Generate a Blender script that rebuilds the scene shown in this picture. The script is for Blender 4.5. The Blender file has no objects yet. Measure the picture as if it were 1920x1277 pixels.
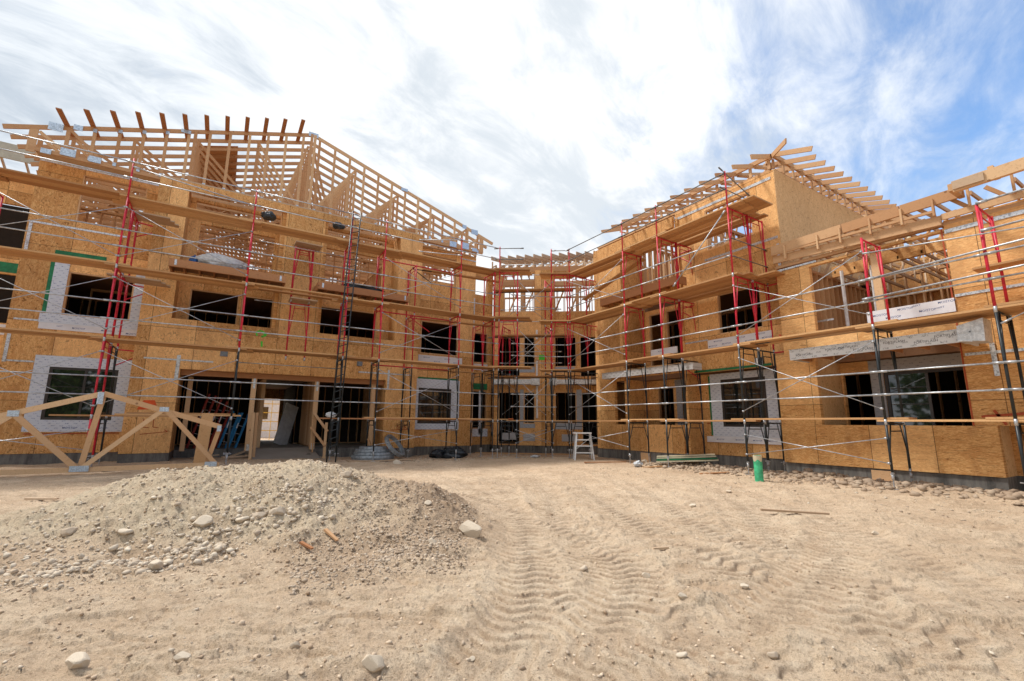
import bpy, math, random
import numpy as np
from mathutils import Vector, Matrix
random.seed(7); rng = np.random.default_rng(7)
S = bpy.context.scene
COL = S.collection
R = math.radians

# ---------------------------------------------------------------- camera
cam = bpy.data.cameras.new('camera'); co = bpy.data.objects.new('camera', cam); COL.objects.link(co)
RT = Vector((0.8484, -0.5292, 0.0080)); FW = Vector((0.5206, 0.8353, 0.1770)).normalized()
RT = (RT - FW * RT.dot(FW)).normalized(); UP = RT.cross(FW).normalized()
m = Matrix.Identity(4)
for i in range(3):
    m[i][0] = RT[i]; m[i][1] = UP[i]; m[i][2] = -FW[i]
co.matrix_world = m
cam.sensor_width = 36.0; cam.lens = 36.0 * 865.16 / 1920.0
cam.clip_start = 0.05; cam.clip_end = 3000.0
S.camera = co

# ---------------------------------------------------------------- world and sun
SUN_EL, SUN_AZ = R(58), R(-46)          # azimuth measured from +Y clockwise
w = bpy.data.worlds.new('World'); S.world = w; w.use_nodes = True
nt = w.node_tree; nt.nodes.clear()
class NT:
    def __init__(s, nt): s.nt = nt
    def n(s, typ, **kw):
        nd = s.nt.nodes.new('ShaderNode' + typ)
        ins = kw.pop('ins', {})
        for k, v in kw.items(): setattr(nd, k, v)
        for k, v in ins.items(): s.set(nd, k, v)
        return nd
    def set(s, nd, k, v):
        sock = nd.inputs[k]
        if isinstance(v, bpy.types.NodeSocket): s.nt.links.new(v, sock)
        elif isinstance(v, bpy.types.Node): s.nt.links.new(v.outputs[0], sock)
        else:
            if sock.type == 'RGBA' and len(v) == 3: v = (*v, 1)
            sock.default_value = v
    def math(s, op, a, b=0.0, c=None, clamp=False):
        nd = s.n('Math', operation=op); nd.use_clamp = clamp
        s.set(nd, 0, a); s.set(nd, 1, b)
        if c is not None: s.set(nd, 2, c)
        return nd.outputs[0]
    def vmath(s, op, a, b=None):
        nd = s.n('VectorMath', operation=op); s.set(nd, 0, a)
        if b is not None: s.set(nd, 1, b)
        return nd.outputs['Value'] if op in ('DOT_PRODUCT', 'LENGTH') else nd.outputs[0]
    def mix(s, f, a, b, blend='MIX'):
        nd = s.n('Mix', data_type='RGBA', blend_type=blend)
        s.set(nd, 0, f); s.set(nd, 6, a); s.set(nd, 7, b)
        return nd.outputs[2]
    def ramp(s, v, a, b, c=0.0, d=1.0):
        nd = s.n('MapRange'); nd.interpolation_type = 'SMOOTHSTEP'
        s.set(nd, 0, v); s.set(nd, 1, a); s.set(nd, 2, b); s.set(nd, 3, c); s.set(nd, 4, d)
        return nd.outputs[0]
    def noise(s, v, scale, detail=3.0, rough=0.55, dist=0.0):
        nd = s.n('TexNoise'); s.set(nd, 'Vector', v)
        for k, x in (('Scale', scale), ('Detail', detail), ('Roughness', rough), ('Distortion', dist)): s.set(nd, k, x)
        return nd.outputs['Fac']
    def scale(s, v, vec):
        return s.vmath('MULTIPLY', v, vec)

g = NT(nt)
tc = g.n('TexCoord'); d = tc.outputs['Generated']
sky = g.n('TexSky', sky_type='NISHITA'); sky.sun_disc = False
sky.sun_elevation = SUN_EL; sky.sun_rotation = SUN_AZ; sky.air_density = 1.0; sky.dust_density = 1.2; sky.ozone_density = 1.6
sep = g.n('SeparateXYZ', ins={0: d})
zz = g.math('MAXIMUM', sep.outputs[2], 0.02)
inv = g.math('DIVIDE', 1.0, g.math('ADD', zz, 0.22))
cmb = g.n('CombineXYZ', ins={0: g.math('MULTIPLY', sep.outputs[0], inv), 1: g.math('MULTIPLY', sep.outputs[1], inv), 2: 0.0})
pl = cmb.outputs[0]
# rotate the cloud sheet so streaks run up to the right of the view
along = g.vmath('DOT_PRODUCT', pl, (0.95, 0.30, 0.0)); across = g.vmath('DOT_PRODUCT', pl, (-0.30, 0.95, 0.0))
st = g.n('CombineXYZ', ins={0: g.math('MULTIPLY', along, 1.0), 1: g.math('MULTIPLY', across, 1.9), 2: 3.7}).outputs[0]
n1 = g.noise(st, 1.15, 7.0, 0.62, 0.35)
n2 = g.noise(st, 3.4, 8.0, 0.64, 0.45)
n3 = g.noise(pl, 1.3, 5.0, 0.55, 0.2)
side = g.vmath('DOT_PRODUCT', d, (0.848, -0.529, 0.0))
bias = g.ramp(side, -0.15, 0.78, 0.40, 0.02)
lowb = g.ramp(sep.outputs[2], 0.05, 0.45, 0.16, 0.0)
dens = g.math('ADD', g.math('ADD', g.math('MULTIPLY', n1, 0.62), g.math('MULTIPLY', n2, 0.48)), g.math('ADD', bias, lowb))
cov = g.ramp(dens, 0.43, 0.84)
grey = g.ramp(g.math('ADD', g.math('MULTIPLY', n3, 0.6), g.math('MULTIPLY', n2, 0.5)), 0.44, 0.62)
bright = g.ramp(g.math('ABSOLUTE', g.math('SUBTRACT', side, 0.06)), 0.05, 0.75, 1.0, 0.0)
cl_d = g.mix(bright, (3.7, 4.2, 4.8), (4.9, 5.3, 5.7))
cl_w = g.mix(bright, (6.2, 6.5, 6.8), (7.3, 7.35, 7.4))
cloud = g.mix(grey, cl_d, cl_w)
skyc = g.mix(1.0, sky.outputs[0], (1.26, 1.50, 1.66), 'MULTIPLY')
fin = g.mix(cov, skyc, cloud)
bg = g.n('Background', ins={0: fin, 1: 0.10}); wo = g.n('OutputWorld', ins={0: bg.outputs[0]})

sl = bpy.data.lights.new('sun', 'SUN'); so = bpy.data.objects.new('sun', sl); COL.objects.link(so)
sl.energy = 2.4; sl.angle = R(8); sl.color = (1.0, 0.95, 0.88)
sd = Vector((math.sin(SUN_AZ) * math.cos(SUN_EL), math.cos(SUN_AZ) * math.cos(SUN_EL), math.sin(SUN_EL)))
so.rotation_euler = sd.to_track_quat('Z', 'Y').to_euler()
S.view_settings.view_transform = 'Standard'; S.view_settings.look = 'None'
S.view_settings.gamma = 1.0; S.view_settings.exposure = 0.68

# ---------------------------------------------------------------- materials
M = {}
def mat(name):
    mt = bpy.data.materials.new(name); mt.use_nodes = True; mt.node_tree.nodes.clear()
    g = NT(mt.node_tree); M[name] = mt
    return g
def finish(g, col, rough=0.7, metal=0.0, bump=None, bs=0.3, bd=0.01, spec=0.4, **ex):
    b = g.n('BsdfPrincipled', ins={'Base Color': col, 'Roughness': rough, 'Metallic': metal, 'Specular IOR Level': spec})
    for k, v in ex.items(): g.set(b, k, v)
    if bump is not None:
        bn = g.n('Bump', ins={'Height': bump, 'Strength': bs, 'Distance': bd}); g.set(b, 'Normal', bn.outputs[0])
    g.n('OutputMaterial', ins={0: b.outputs[0]})
def obj_co(g): return g.n('TexCoord').outputs['Object']
def world_co(g): return g.n('NewGeometry').outputs['Position']
def var(g): return g.n('Attribute', attribute_name='var').outputs['Fac']

def osb(name, axis, flat=False, lo=(0.23, 0.095, 0.028), mid=(0.57, 0.270, 0.088), hi=(0.81, 0.485, 0.20), horiz=False):
    g = mat(name); p = world_co(g)
    u = g.vmath('DOT_PRODUCT', p, (axis[0], axis[1], 0.0))
    z = g.n('SeparateXYZ', ins={0: p}).outputs[2]
    # one random value per 1.22 x 2.44 m sheet turns the grain and shifts the tone
    pu = g.math('FLOOR', g.math('DIVIDE', g.math('ADD', u, 40.0), 1.22)); pz = g.math('FLOOR', g.math('DIVIDE', g.math('ADD', z, 9.2), 2.44))
    wn = g.n('TexWhiteNoise', noise_dimensions='2D', ins={0: g.n('CombineXYZ', ins={0: pu, 1: pz, 2: 0.0}).outputs[0]}).outputs[0]
    a, b = (9.0, 25.0) if horiz else (22.0, 6.5)
    v1 = g.n('CombineXYZ', ins={0: g.math('MULTIPLY', u, a), 1: g.math('MULTIPLY', z, b), 2: g.math('MULTIPLY', wn, 9.0)}).outputs[0]
    v2 = g.n('CombineXYZ', ins={0: g.math('MULTIPLY', u, a * 0.55), 1: g.math('MULTIPLY', z, b * 1.9), 2: 5.0}).outputs[0]
    f1 = g.noise(v1, 1.0, 3.0, 0.75, 1.7); f2 = g.noise(v2, 0.9, 2.0, 0.6, 1.6)
    vo = g.n('TexVoronoi', ins={'Vector': v1, 'Scale': 0.55, 'Randomness': 1.0}); vc = g.n('SeparateColor', ins={0: vo.outputs['Color']}).outputs[0]
    big = g.noise(p, 0.55, 3.0, 0.5)
    c = g.mix(g.ramp(f1, 0.36, 0.66), mid, hi)
    c = g.mix(g.math('MULTIPLY', g.ramp(vc, 0.55, 1.0), 0.55), c, mid)
    c = g.mix(g.math('MULTIPLY', g.ramp(f2, 0.56, 0.70), 0.85), c, lo)
    c = g.mix(g.math('MULTIPLY', g.ramp(f1, 0.30, 0.18), 0.8), c, lo)
    stn = g.noise(g.scale(p, (0.9, 0.9, 0.35)), 1.6, 5.0, 0.62, 0.4)
    if not flat: c = g.mix(g.math('MULTIPLY', g.ramp(stn, 0.54, 0.68), 0.38), c, (0.30, 0.125, 0.04))
    if not flat: c = g.mix(g.math('MULTIPLY', g.math('GREATER_THAN', wn, 0.72), 0.22), c, (0.78, 0.52, 0.26))
    tone = g.math('ADD', g.math('ADD', 0.88 if flat else 0.70, g.math('MULTIPLY', wn, 0.02 if flat else 0.36)), g.math('MULTIPLY', big, 0.22))
    c = g.mix(1.0, c, g.n('CombineColor', ins={0: tone, 1: tone, 2: tone}).outputs[0], 'MULTIPLY')
    fu = g.math('FRACT', g.math('DIVIDE', g.math('ADD', u, 40.0), 1.22)); fz = g.math('FRACT', g.math('DIVIDE', g.math('ADD', z, 9.2), 2.44))
    seam = g.math('MAXIMUM', g.math('LESS_THAN', fu, 0.010), g.math('LESS_THAN', fz, 0.005))
    c = g.mix(g.math('MULTIPLY', seam, 0.0 if flat else 0.85), c, (0.07, 0.03, 0.012))
    finish(g, c, 0.78, bump=g.math('SUBTRACT', f1, seam), bs=0.35, bd=0.006, spec=0.25)
osb('osb_x', (1, 0)); osb('osb_y', (0, 1)); osb('osb_c', (0.79, -0.62)); osb('osb_near', (0, 1), horiz=True)
osb('osb_gable', (1, 0), mid=(0.62, 0.365, 0.165), hi=(0.76, 0.50, 0.255), lo=(0.40, 0.21, 0.085), flat=True)

def wood(name, base, dark, light, sc=1.0, rough=0.75):
    g = mat(name); p = obj_co(g); v = var(g)
    gr = g.noise(g.scale(p, (9.0, 9.0, 9.0)), 1.0 * sc, 4.0, 0.7, 2.5)
    gr2 = g.noise(p, 30.0 * sc, 3.0, 0.6, 3.0)
    c = g.mix(v, base, light)
    c = g.mix(g.math('MULTIPLY', g.ramp(gr, 0.5, 0.78), 0.55), c, dark)
    c = g.mix(g.math('MULTIPLY', g.ramp(gr2, 0.58, 0.75), 0.4), c, dark)
    kn = g.n('TexVoronoi', ins={'Vector': p, 'Scale': 2.3}); kf = g.math('LESS_THAN', kn.outputs['Distance'], 0.07)
    c = g.mix(g.math('MULTIPLY', kf, 0.6), c, (0.10, 0.04, 0.015))
    finish(g, c, rough, bump=gr2, bs=0.2, bd=0.003, spec=0.25)
wood('lumber', (0.47, 0.255, 0.125), (0.29, 0.14, 0.06), (0.66, 0.44, 0.25))
wood('lumber_red', (0.36, 0.155, 0.07), (0.24, 0.09, 0.036), (0.50, 0.26, 0.125))
wood('lumber_grey', (0.42, 0.29, 0.19), (0.27, 0.17, 0.105), (0.56, 0.42, 0.29))
wood('plank', (0.38, 0.19, 0.08), (0.21, 0.10, 0.04), (0.66, 0.40, 0.19), 1.2)
wood('fresh', (0.52, 0.30, 0.15), (0.36, 0.18, 0.08), (0.70, 0.47, 0.27))
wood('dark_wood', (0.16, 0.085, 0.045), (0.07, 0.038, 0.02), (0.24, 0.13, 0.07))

def plain(name, col, rough=0.5, metal=0.0, n=0.12, sc=6.0, bs=0.0, spec=0.4):
    g = mat(name); p = obj_co(g)
    f = g.noise(p, sc, 4.0, 0.6)
    k = g.ramp(f, 0.3, 0.7, 1.0 - n, 1.0 + n)
    c = g.mix(1.0, col, g.n('CombineColor', ins={0: k, 1: k, 2: k}).outputs[0], 'MULTIPLY')
    finish(g, c, rough, metal, bump=f if bs else None, bs=bs, bd=0.01, spec=spec)
plain('red_paint', (0.56, 0.020, 0.045), 0.42, 0, 0.22, 9)
plain('black_paint', (0.018, 0.024, 0.028), 0.40, 0, 0.3, 9)
plain('galvanised', (0.44, 0.46, 0.49), 0.42, 0.6, 0.25, 14)
plain('coil_metal', (0.25, 0.275, 0.30), 0.55, 0.3, 0.3, 10)
plain('galv_dark', (0.16, 0.165, 0.17), 0.45, 0.5, 0.2, 14)
plain('plate', (0.47, 0.56, 0.66), 0.40, 0.55, 0.25, 30)
plain('brown_frame', (0.035, 0.028, 0.026), 0.4)
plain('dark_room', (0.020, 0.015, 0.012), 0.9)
plain('green_membrane', (0.012, 0.16, 0.065), 0.6, 0, 0.3)
plain('black_plastic', (0.022, 0.028, 0.036), 0.38, 0, 0.4, 8, 0.4)
plain('white_tarp', (0.62, 0.65, 0.68), 0.5, 0, 0.15, 8, 0.4)
plain('blue_print', (0.02, 0.10, 0.30), 0.5)
plain('letter_blue', (0.06, 0.10, 0.26), 0.6)
plain('letter_black', (0.05, 0.05, 0.06), 0.6)
plain('pvc_green', (0.06, 0.47, 0.24), 0.5, 0, 0.3)
plain('pvc_white', (0.72, 0.73, 0.75), 0.4)
plain('white_paint', (0.74, 0.75, 0.76), 0.45, 0, 0.1)
plain('fascia', (0.44, 0.42, 0.34), 0.6)
plain('orange_spray', (0.72, 0.10, 0.02), 0.7)
plain('red_spray', (0.38, 0.07, 0.025), 0.8)
plain('green_spray', (0.08, 0.58, 0.05), 0.7)
plain('orange_cloth', (0.60, 0.16, 0.05), 0.7, 0, 0.2)
plain('blue_glassfibre', (0.03, 0.20, 0.42), 0.4)
plain('red_glassfibre', (0.30, 0.04, 0.03), 0.45)
plain('yellow_paint', (0.62, 0.45, 0.08), 0.5)
plain('siding', (0.55, 0.50, 0.36), 0.6, 0, 0.12)

g = mat('concrete'); p = world_co(g)
st_ = g.noise(g.scale(p, (3.0, 3.0, 0.5)), 2.2, 5.0, 0.65); f = g.noise(p, 7.0, 6.0, 0.7)
c = g.mix(g.ramp(st_, 0.32, 0.68), (0.085, 0.082, 0.078), (0.20, 0.19, 0.175)); c = g.mix(g.math('MULTIPLY', g.ramp(f, 0.5, 0.75), 0.4), c, (0.27, 0.25, 0.22))
finish(g, c, 0.85, bump=f, bs=0.3, bd=0.01)

g = mat('slab'); p = world_co(g); f = g.noise(p, 1.5, 6.0, 0.65); f2 = g.noise(p, 12.0, 4.0, 0.6)
c = g.mix(f, (0.20, 0.175, 0.15), (0.36, 0.32, 0.27)); c = g.mix(g.math('MULTIPLY', g.ramp(f, 0.60, 0.63), 0.7), c, (0.07, 0.06, 0.055))
finish(g, c, 0.75, bump=f2, bs=0.15)

def wrap(name, axis, base, ink, dens=1.0):
    g = mat(name); p = world_co(g)
    u = g.vmath('DOT_PRODUCT', p, (axis[0], axis[1], 0.0)); z = g.n('SeparateXYZ', ins={0: p}).outputs[2]
    row = g.math('FLOOR', g.math('MULTIPLY', z, 14.0 * dens)); uu = g.math('ADD', g.math('MULTIPLY', u, 5.0 * dens), g.math('MULTIPLY', row, 0.43))
    fu = g.math('FRACT', uu); fz = g.math('FRACT', g.math('MULTIPLY', z, 14.0 * dens))
    wn = g.noise(g.scale(p, (1.0, 1.0, 2.0)), 34.0, 2.0, 0.6)
    k = g.math('MULTIPLY', g.math('MULTIPLY', g.math('LESS_THAN', fu, 0.45), g.math('LESS_THAN', g.math('ABSOLUTE', g.math('SUBTRACT', fz, 0.5)), 0.22)), g.ramp(wn, 0.45, 0.60))
    dirt = g.noise(p, 3.0, 4.0, 0.6)
    c = g.mix(g.math('MULTIPLY', k, 0.75), base, ink); c = g.mix(g.math('MULTIPLY', g.ramp(dirt, 0.5, 0.8), 0.25), c, (0.40, 0.36, 0.32))
    finish(g, c, 0.5, bump=dirt, bs=0.25, bd=0.02)
wrap('wrap_x', (1, 0), (0.60, 0.65, 0.74), (0.10, 0.16, 0.36)); wrap('wrap_y', (0, 1), (0.60, 0.64, 0.72), (0.10, 0.16, 0.34))
wrap('wrap_grey', (0, 1), (0.34, 0.34, 0.36), (0.12, 0.13, 0.16)); wrap('foil_y', (0, 1), (0.66, 0.68, 0.70), (0.10, 0.10, 0.11), 0.8)
wrap('wrap_c', (0.79, -0.62), (0.36, 0.39, 0.44), (0.14, 0.18, 0.28))
def sheet(name, base):
    g = mat(name); p = world_co(g); dirt = g.noise(p, 2.5, 4.0, 0.6)
    finish(g, g.mix(g.math('MULTIPLY', g.ramp(dirt, 0.4, 0.8), 0.3), base, (0.38, 0.34, 0.31)), 0.5, bump=dirt, bs=0.3, bd=0.02)
sheet('paper', (0.72, 0.72, 0.76)); sheet('paper_dim', (0.40, 0.41, 0.44))
g = mat('foil'); p = world_co(g); f = g.noise(p, 9.0, 5.0, 0.7, 1.0)
finish(g, g.mix(g.ramp(f, 0.35, 0.7), (0.50, 0.52, 0.54), (0.80, 0.82, 0.84)), 0.38, 0.25, bump=f, bs=0.5, bd=0.02)

g = mat('strip'); p = world_co(g)
f = g.noise(p, 22.0, 2.0, 0.6)
finish(g, g.mix(g.ramp(f, 0.5, 0.6), (0.62, 0.64, 0.66), (0.36, 0.37, 0.38)), 0.35, 0.5)

g = mat('glass')
b = g.n('BsdfPrincipled', ins={'Base Color': (0.012, 0.014, 0.014), 'Roughness': 0.03, 'Specular IOR Level': 0.9, 'IOR': 1.6})
g.n('OutputMaterial', ins={0: b.outputs[0]})

g = mat('leaf'); p = obj_co(g); v = var(g)
finish(g, g.mix(v, (0.05, 0.11, 0.022), (0.15, 0.26, 0.06)), 0.6)

# soil: colours follow what lies there (dry tan silt, dark moist earth, shade painted on the lug scarps of the wheel ruts, pale crushed rock on the heap)
g = mat('soil'); p = world_co(g)
gm = g.n('Attribute', attribute_name='gravel').outputs['Fac']; dm = g.n('Attribute', attribute_name='damp_shade').outputs['Fac']
a = g.noise(p, 0.7, 6.0, 0.6); b_ = g.noise(p, 5.0, 6.0, 0.7); c_ = g.noise(p, 38.0, 4.0, 0.75); e_ = g.noise(p, 160.0, 3.0, 0.8)
cr = g.n('Attribute', attribute_name='crust').outputs['Fac']
c = g.mix(g.ramp(a, 0.32, 0.68), (0.60, 0.432, 0.288), (0.71, 0.54, 0.375))
c = g.mix(g.math('MULTIPLY', g.ramp(b_, 0.50, 0.72), 0.45), c, (0.40, 0.28, 0.185))
c = g.mix(g.math('MULTIPLY', dm, g.ramp(b_, 0.25, 0.55, 0.25, 0.75)), c, (0.33, 0.225, 0.15))
c = g.mix(g.math('MULTIPLY', cr, g.ramp(b_, 0.30, 0.62, 0.9, 0.25)), c, (0.84, 0.69, 0.51))
c = g.mix(g.math('MULTIPLY', gm, g.ramp(b_, 0.30, 0.60, 0.6, 1.0)), c, (0.70, 0.575, 0.41))
d_ = g.noise(p, 1.9, 7.0, 0.72, 0.6)
c = g.mix(g.math('MULTIPLY', g.ramp(d_, 0.50, 0.64), 0.42), c, (0.40, 0.275, 0.175))
c = g.mix(g.math('MULTIPLY', g.ramp(c_, 0.50, 0.68), 0.6), c, (0.27, 0.18, 0.115))
c = g.mix(g.math('MULTIPLY', g.ramp(e_, 0.50, 0.62), 0.42), c, (0.20, 0.14, 0.095))
c = g.mix(g.math('MULTIPLY', g.ramp(e_, 0.46, 0.34), 0.42), c, (0.72, 0.61, 0.47))
hh = g.math('ADD', g.math('MULTIPLY', c_, 0.6), g.math('MULTIPLY', e_, 0.35))
finish(g, c, 0.93, bump=hh, bs=1.0, bd=0.04, spec=0.15)
g = mat('clod'); p = world_co(g); v = var(g); f = g.noise(p, 30.0, 4.0, 0.7)
c = g.mix(v, (0.36, 0.255, 0.17), (0.72, 0.58, 0.43)); c = g.mix(g.math('MULTIPLY', g.ramp(f, 0.45, 0.7), 0.4), c, (0.28, 0.195, 0.13))
finish(g, c, 0.93, bump=f, bs=0.5, bd=0.01, spec=0.15)
g = mat('stone'); p = obj_co(g); v = var(g)
f = g.noise(p, 14.0, 5.0, 0.65); c = g.mix(v, (0.35, 0.26, 0.185), (0.66, 0.57, 0.45)); c = g.mix(g.math('MULTIPLY', g.ramp(f, 0.45, 0.7), 0.4), c, (0.33, 0.255, 0.19))
finish(g, c, 0.88, bump=f, bs=0.4, bd=0.01, spec=0.2)

# ---------------------------------------------------------------- mesh builder
class MB:
    def __init__(s): s.v = []; s.f = []; s.t = []; s.c = 0.5
    def _add(s, vs, fs, t=None):
        o = len(s.v); s.v.extend(vs); s.f.extend([tuple(i + o for i in f) for f in fs])
        t = random.random() if t is None else t
        s.t.extend([t] * len(fs))
    def box(s, x0, x1, y0, y1, z0, z1, t=None):
        s._add([(x, y, z) for x in (x0, x1) for y in (y0, y1) for z in (z0, z1)],
               [(0, 1, 3, 2), (4, 6, 7, 5), (0, 4, 5, 1), (2, 3, 7, 6), (0, 2, 6, 4), (1, 5, 7, 3)], t)
    def bar(s, p, q, w, h, up=(0, 0, 1), t=None, taper=1.0):
        """w across, h along 'up'"""
        p, q = Vector(p), Vector(q); d = (q - p).normalized(); u = Vector(up)
        if abs(d.dot(u)) > 0.99: u = Vector((1, 0, 0)) if abs(d.x) < 0.9 else Vector((0, 1, 0))
        a = d.cross(u).normalized() * (w / 2); b = a.cross(d).normalized() * (h / 2)
        vs = []
        for e, k in ((p, 1.0), (q, taper)):
            for i, j in ((-1, -1), (1, -1), (1, 1), (-1, 1)): vs.append(tuple(e + a * i * k + b * j * k))
        s._add(vs, [(0, 1, 2, 3), (7, 6, 5, 4), (0, 4, 5, 1), (1, 5, 6, 2), (2, 6, 7, 3), (3, 7, 4, 0)], t)
    def tube(s, p, q, r, n=7, r2=None, t=None, caps=True):
        p, q = Vector(p), Vector(q); d = (q - p).normalized(); u = Vector((0, 0, 1)) if abs(d.z) < 0.95 else Vector((1, 0, 0))
        a = d.cross(u).normalized(); b = a.cross(d); r2 = r if r2 is None else r2
        vs = [tuple(e + (a * math.cos(2 * math.pi * i / n) + b * math.sin(2 * math.pi * i / n)) * rr) for e, rr in ((p, r), (q, r2)) for i in range(n)]
        fs = [(i, (i + 1) % n, n + (i + 1) % n, n + i) for i in range(n)]
        if caps: fs += [tuple(range(n - 1, -1, -1)), tuple(range(n, 2 * n))]
        s._add(vs, fs, t)
    def quad(s, a, b, c, d, t=None): s._add([tuple(a), tuple(b), tuple(c), tuple(d)], [(0, 1, 2, 3)], t)
    def build(s, name, material, parent=None, smooth=False):
        me = bpy.data.meshes.new(name)
        off = parent_loc(parent)
        me.from_pydata([(x - off[0], y - off[1], z - off[2]) for x, y, z in s.v], [], s.f)
        me.materials.append(M[material])
        at = me.attributes.new('var', 'FLOAT', 'FACE'); at.data.foreach_set('value', s.t)
        if smooth: me.shade_smooth()
        o = bpy.data.objects.new(name, me); COL.objects.link(o)
        if parent is not None: o.parent = parent
        return o
def parent_loc(p):
    v = Vector((0, 0, 0))
    while p is not None: v = v + p.location; p = p.parent
    return v
def tag(o, label=None, cat=None, group=None, kind=None):
    if label: o['label'] = label
    if cat: o['category'] = cat
    if group: o['group'] = group
    if kind: o['kind'] = kind
    return o
def thing(name, loc, label, cat, group=None):
    o = bpy.data.objects.new(name, None); COL.objects.link(o); o.location = loc; o.empty_display_size = 0.2
    return tag(o, label, cat, group)
def solo(mb, name, material, loc, label, cat, group=None, smooth=False):
    """a thing made of one mesh, with its origin at loc"""
    o = mb.build(name, material, None, smooth)
    me = o.data; me.transform(Matrix.Translation(-Vector(loc))); o.location = loc
    return tag(o, label, cat, group)
def part(name, material, parent, fn, smooth=False):
    mb = MB(); fn(mb); return mb.build(name, material, parent, smooth)
def copy_tree(o, parent=None):
    c = o.copy(); COL.objects.link(c); c.parent = parent
    for ch in list(o.children): copy_tree(ch, c)
    return c

class MBS(MB):
    """like MB, but every added shape (or every group of shapes) becomes a part of its own"""
    def __init__(s): s.items = []; s.cur = None
    def grp(s): s.cur = MB(); s.items.append(s.cur)
    def end(s): s.cur = None
    def _add(s, vs, fs, t=None):
        if s.cur is not None: s.cur._add(vs, fs, t); return
        m_ = MB(); m_._add(vs, fs, t); s.items.append(m_)
def parts(name, material, parent, fn):
    mb = MBS(); fn(mb); out = [m_.build(name, material, parent) for m_ in mb.items]; return out
# ---------------------------------------------------------------- ground
def _hash(ix, iy, s):
    h = (ix.astype(np.int64) * 374761393 + iy.astype(np.int64) * 668265263 + s * 974634777) & 0x7fffffff
    h = ((h ^ (h >> 13)) * 1274126177) & 0x7fffffff
    return ((h ^ (h >> 16)) & 0xffffff) / float(0xffffff)
def vnoise(x, y, s=0):
    ix = np.floor(x); iy = np.floor(y); fx = x - ix; fy = y - iy
    fx = fx * fx * (3 - 2 * fx); fy = fy * fy * (3 - 2 * fy)
    a = _hash(ix, iy, s); b = _hash(ix + 1, iy, s); c = _hash(ix, iy + 1, s); d = _hash(ix + 1, iy + 1, s)
    return (a + (b - a) * fx) * (1 - fy) + (c + (d - c) * fx) * fy - 0.5
def fbm(x, y, sc, oct=4, s=0, k=0.5):
    r = 0; a = 1.0
    for i in range(oct):
        r = r + a * vnoise(x * sc + 17.3 * i, y * sc - 9.1 * i, s + i); sc *= 2.03; a *= k
    return r
TRACKS = [  # centre line points, half width, lug pitch, depth
    ([(6.9, 12.0), (5.92, 10.19), (4.3, 7.2), (3.2, 5.1), (2.6, 3.7), (2.15, 2.6), (2.0, 1.4)], 0.40, 0.155, 0.020),
    ([(8.5, 10.2), (6.74, 8.0), (5.5, 5.9), (4.9, 4.6), (4.4, 3.4), (4.2, 2.3), (4.0, 1.0)], 0.36, 0.165, 0.021),
    ([(7.6, 11.4), (5.6, 7.8), (4.2, 5.6), (3.55, 4.1), (3.0, 2.9), (2.75, 1.6)], 0.34, 0.145, 0.017),
    ([(9.5, 7.0), (7.5, 4.9), (5.8, 3.4), (4.6, 2.3), (3.4, 1.3), (2.4, 0.4)], 0.42, 0.16, 0.019),
    ([(5.0, 12.0), (4.6, 9.2), (4.3, 7.6), (3.9, 6.2), (3.75, 4.7), (3.3, 3.3), (1.6, 2.2), (-0.4, 2.0)], 0.36, 0.15, 0.017),
    ([(3.2, 10.5), (3.9, 8.5), (4.0, 6.9), (3.6, 5.6), (2.9, 4.4), (2.2, 3.3), (1.2, 2.2)], 0.34, 0.15, 0.016),
    ([(10.0, 12.0), (8.6, 8.8), (7.2, 6.6), (6.0, 4.9), (5.2, 3.4), (4.9, 1.8)], 0.36, 0.16, 0.017),
    ([(12.0, 6.5), (9.5, 4.6), (7.0, 3.2), (5.0, 2.4), (3.0, 2.1), (1.0, 2.4), (-1.0, 3.0)], 0.34, 0.155, 0.014),
    ([(11.5, 9.0), (9.6, 6.2), (8.0, 4.0), (6.4, 2.2), (4.8, 0.6)], 0.30, 0.16, 0.010),
]
def catmull(P, n=14):
    P = [np.array(p, float) for p in P]; P = [2 * P[0] - P[1]] + P + [2 * P[-1] - P[-2]]; out = []
    for i in range(1, len(P) - 2):
        for k in range(n):
            t = k / n; a, b, c, d = P[i - 1:i + 3]
            out.append(0.5 * ((2 * b) + (c - a) * t + (2 * a - 5 * b + 4 * c - d) * t * t + (3 * b - 3 * c + d - a) * t ** 3))
    out.append(P[-2]); return np.array(out)
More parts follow.
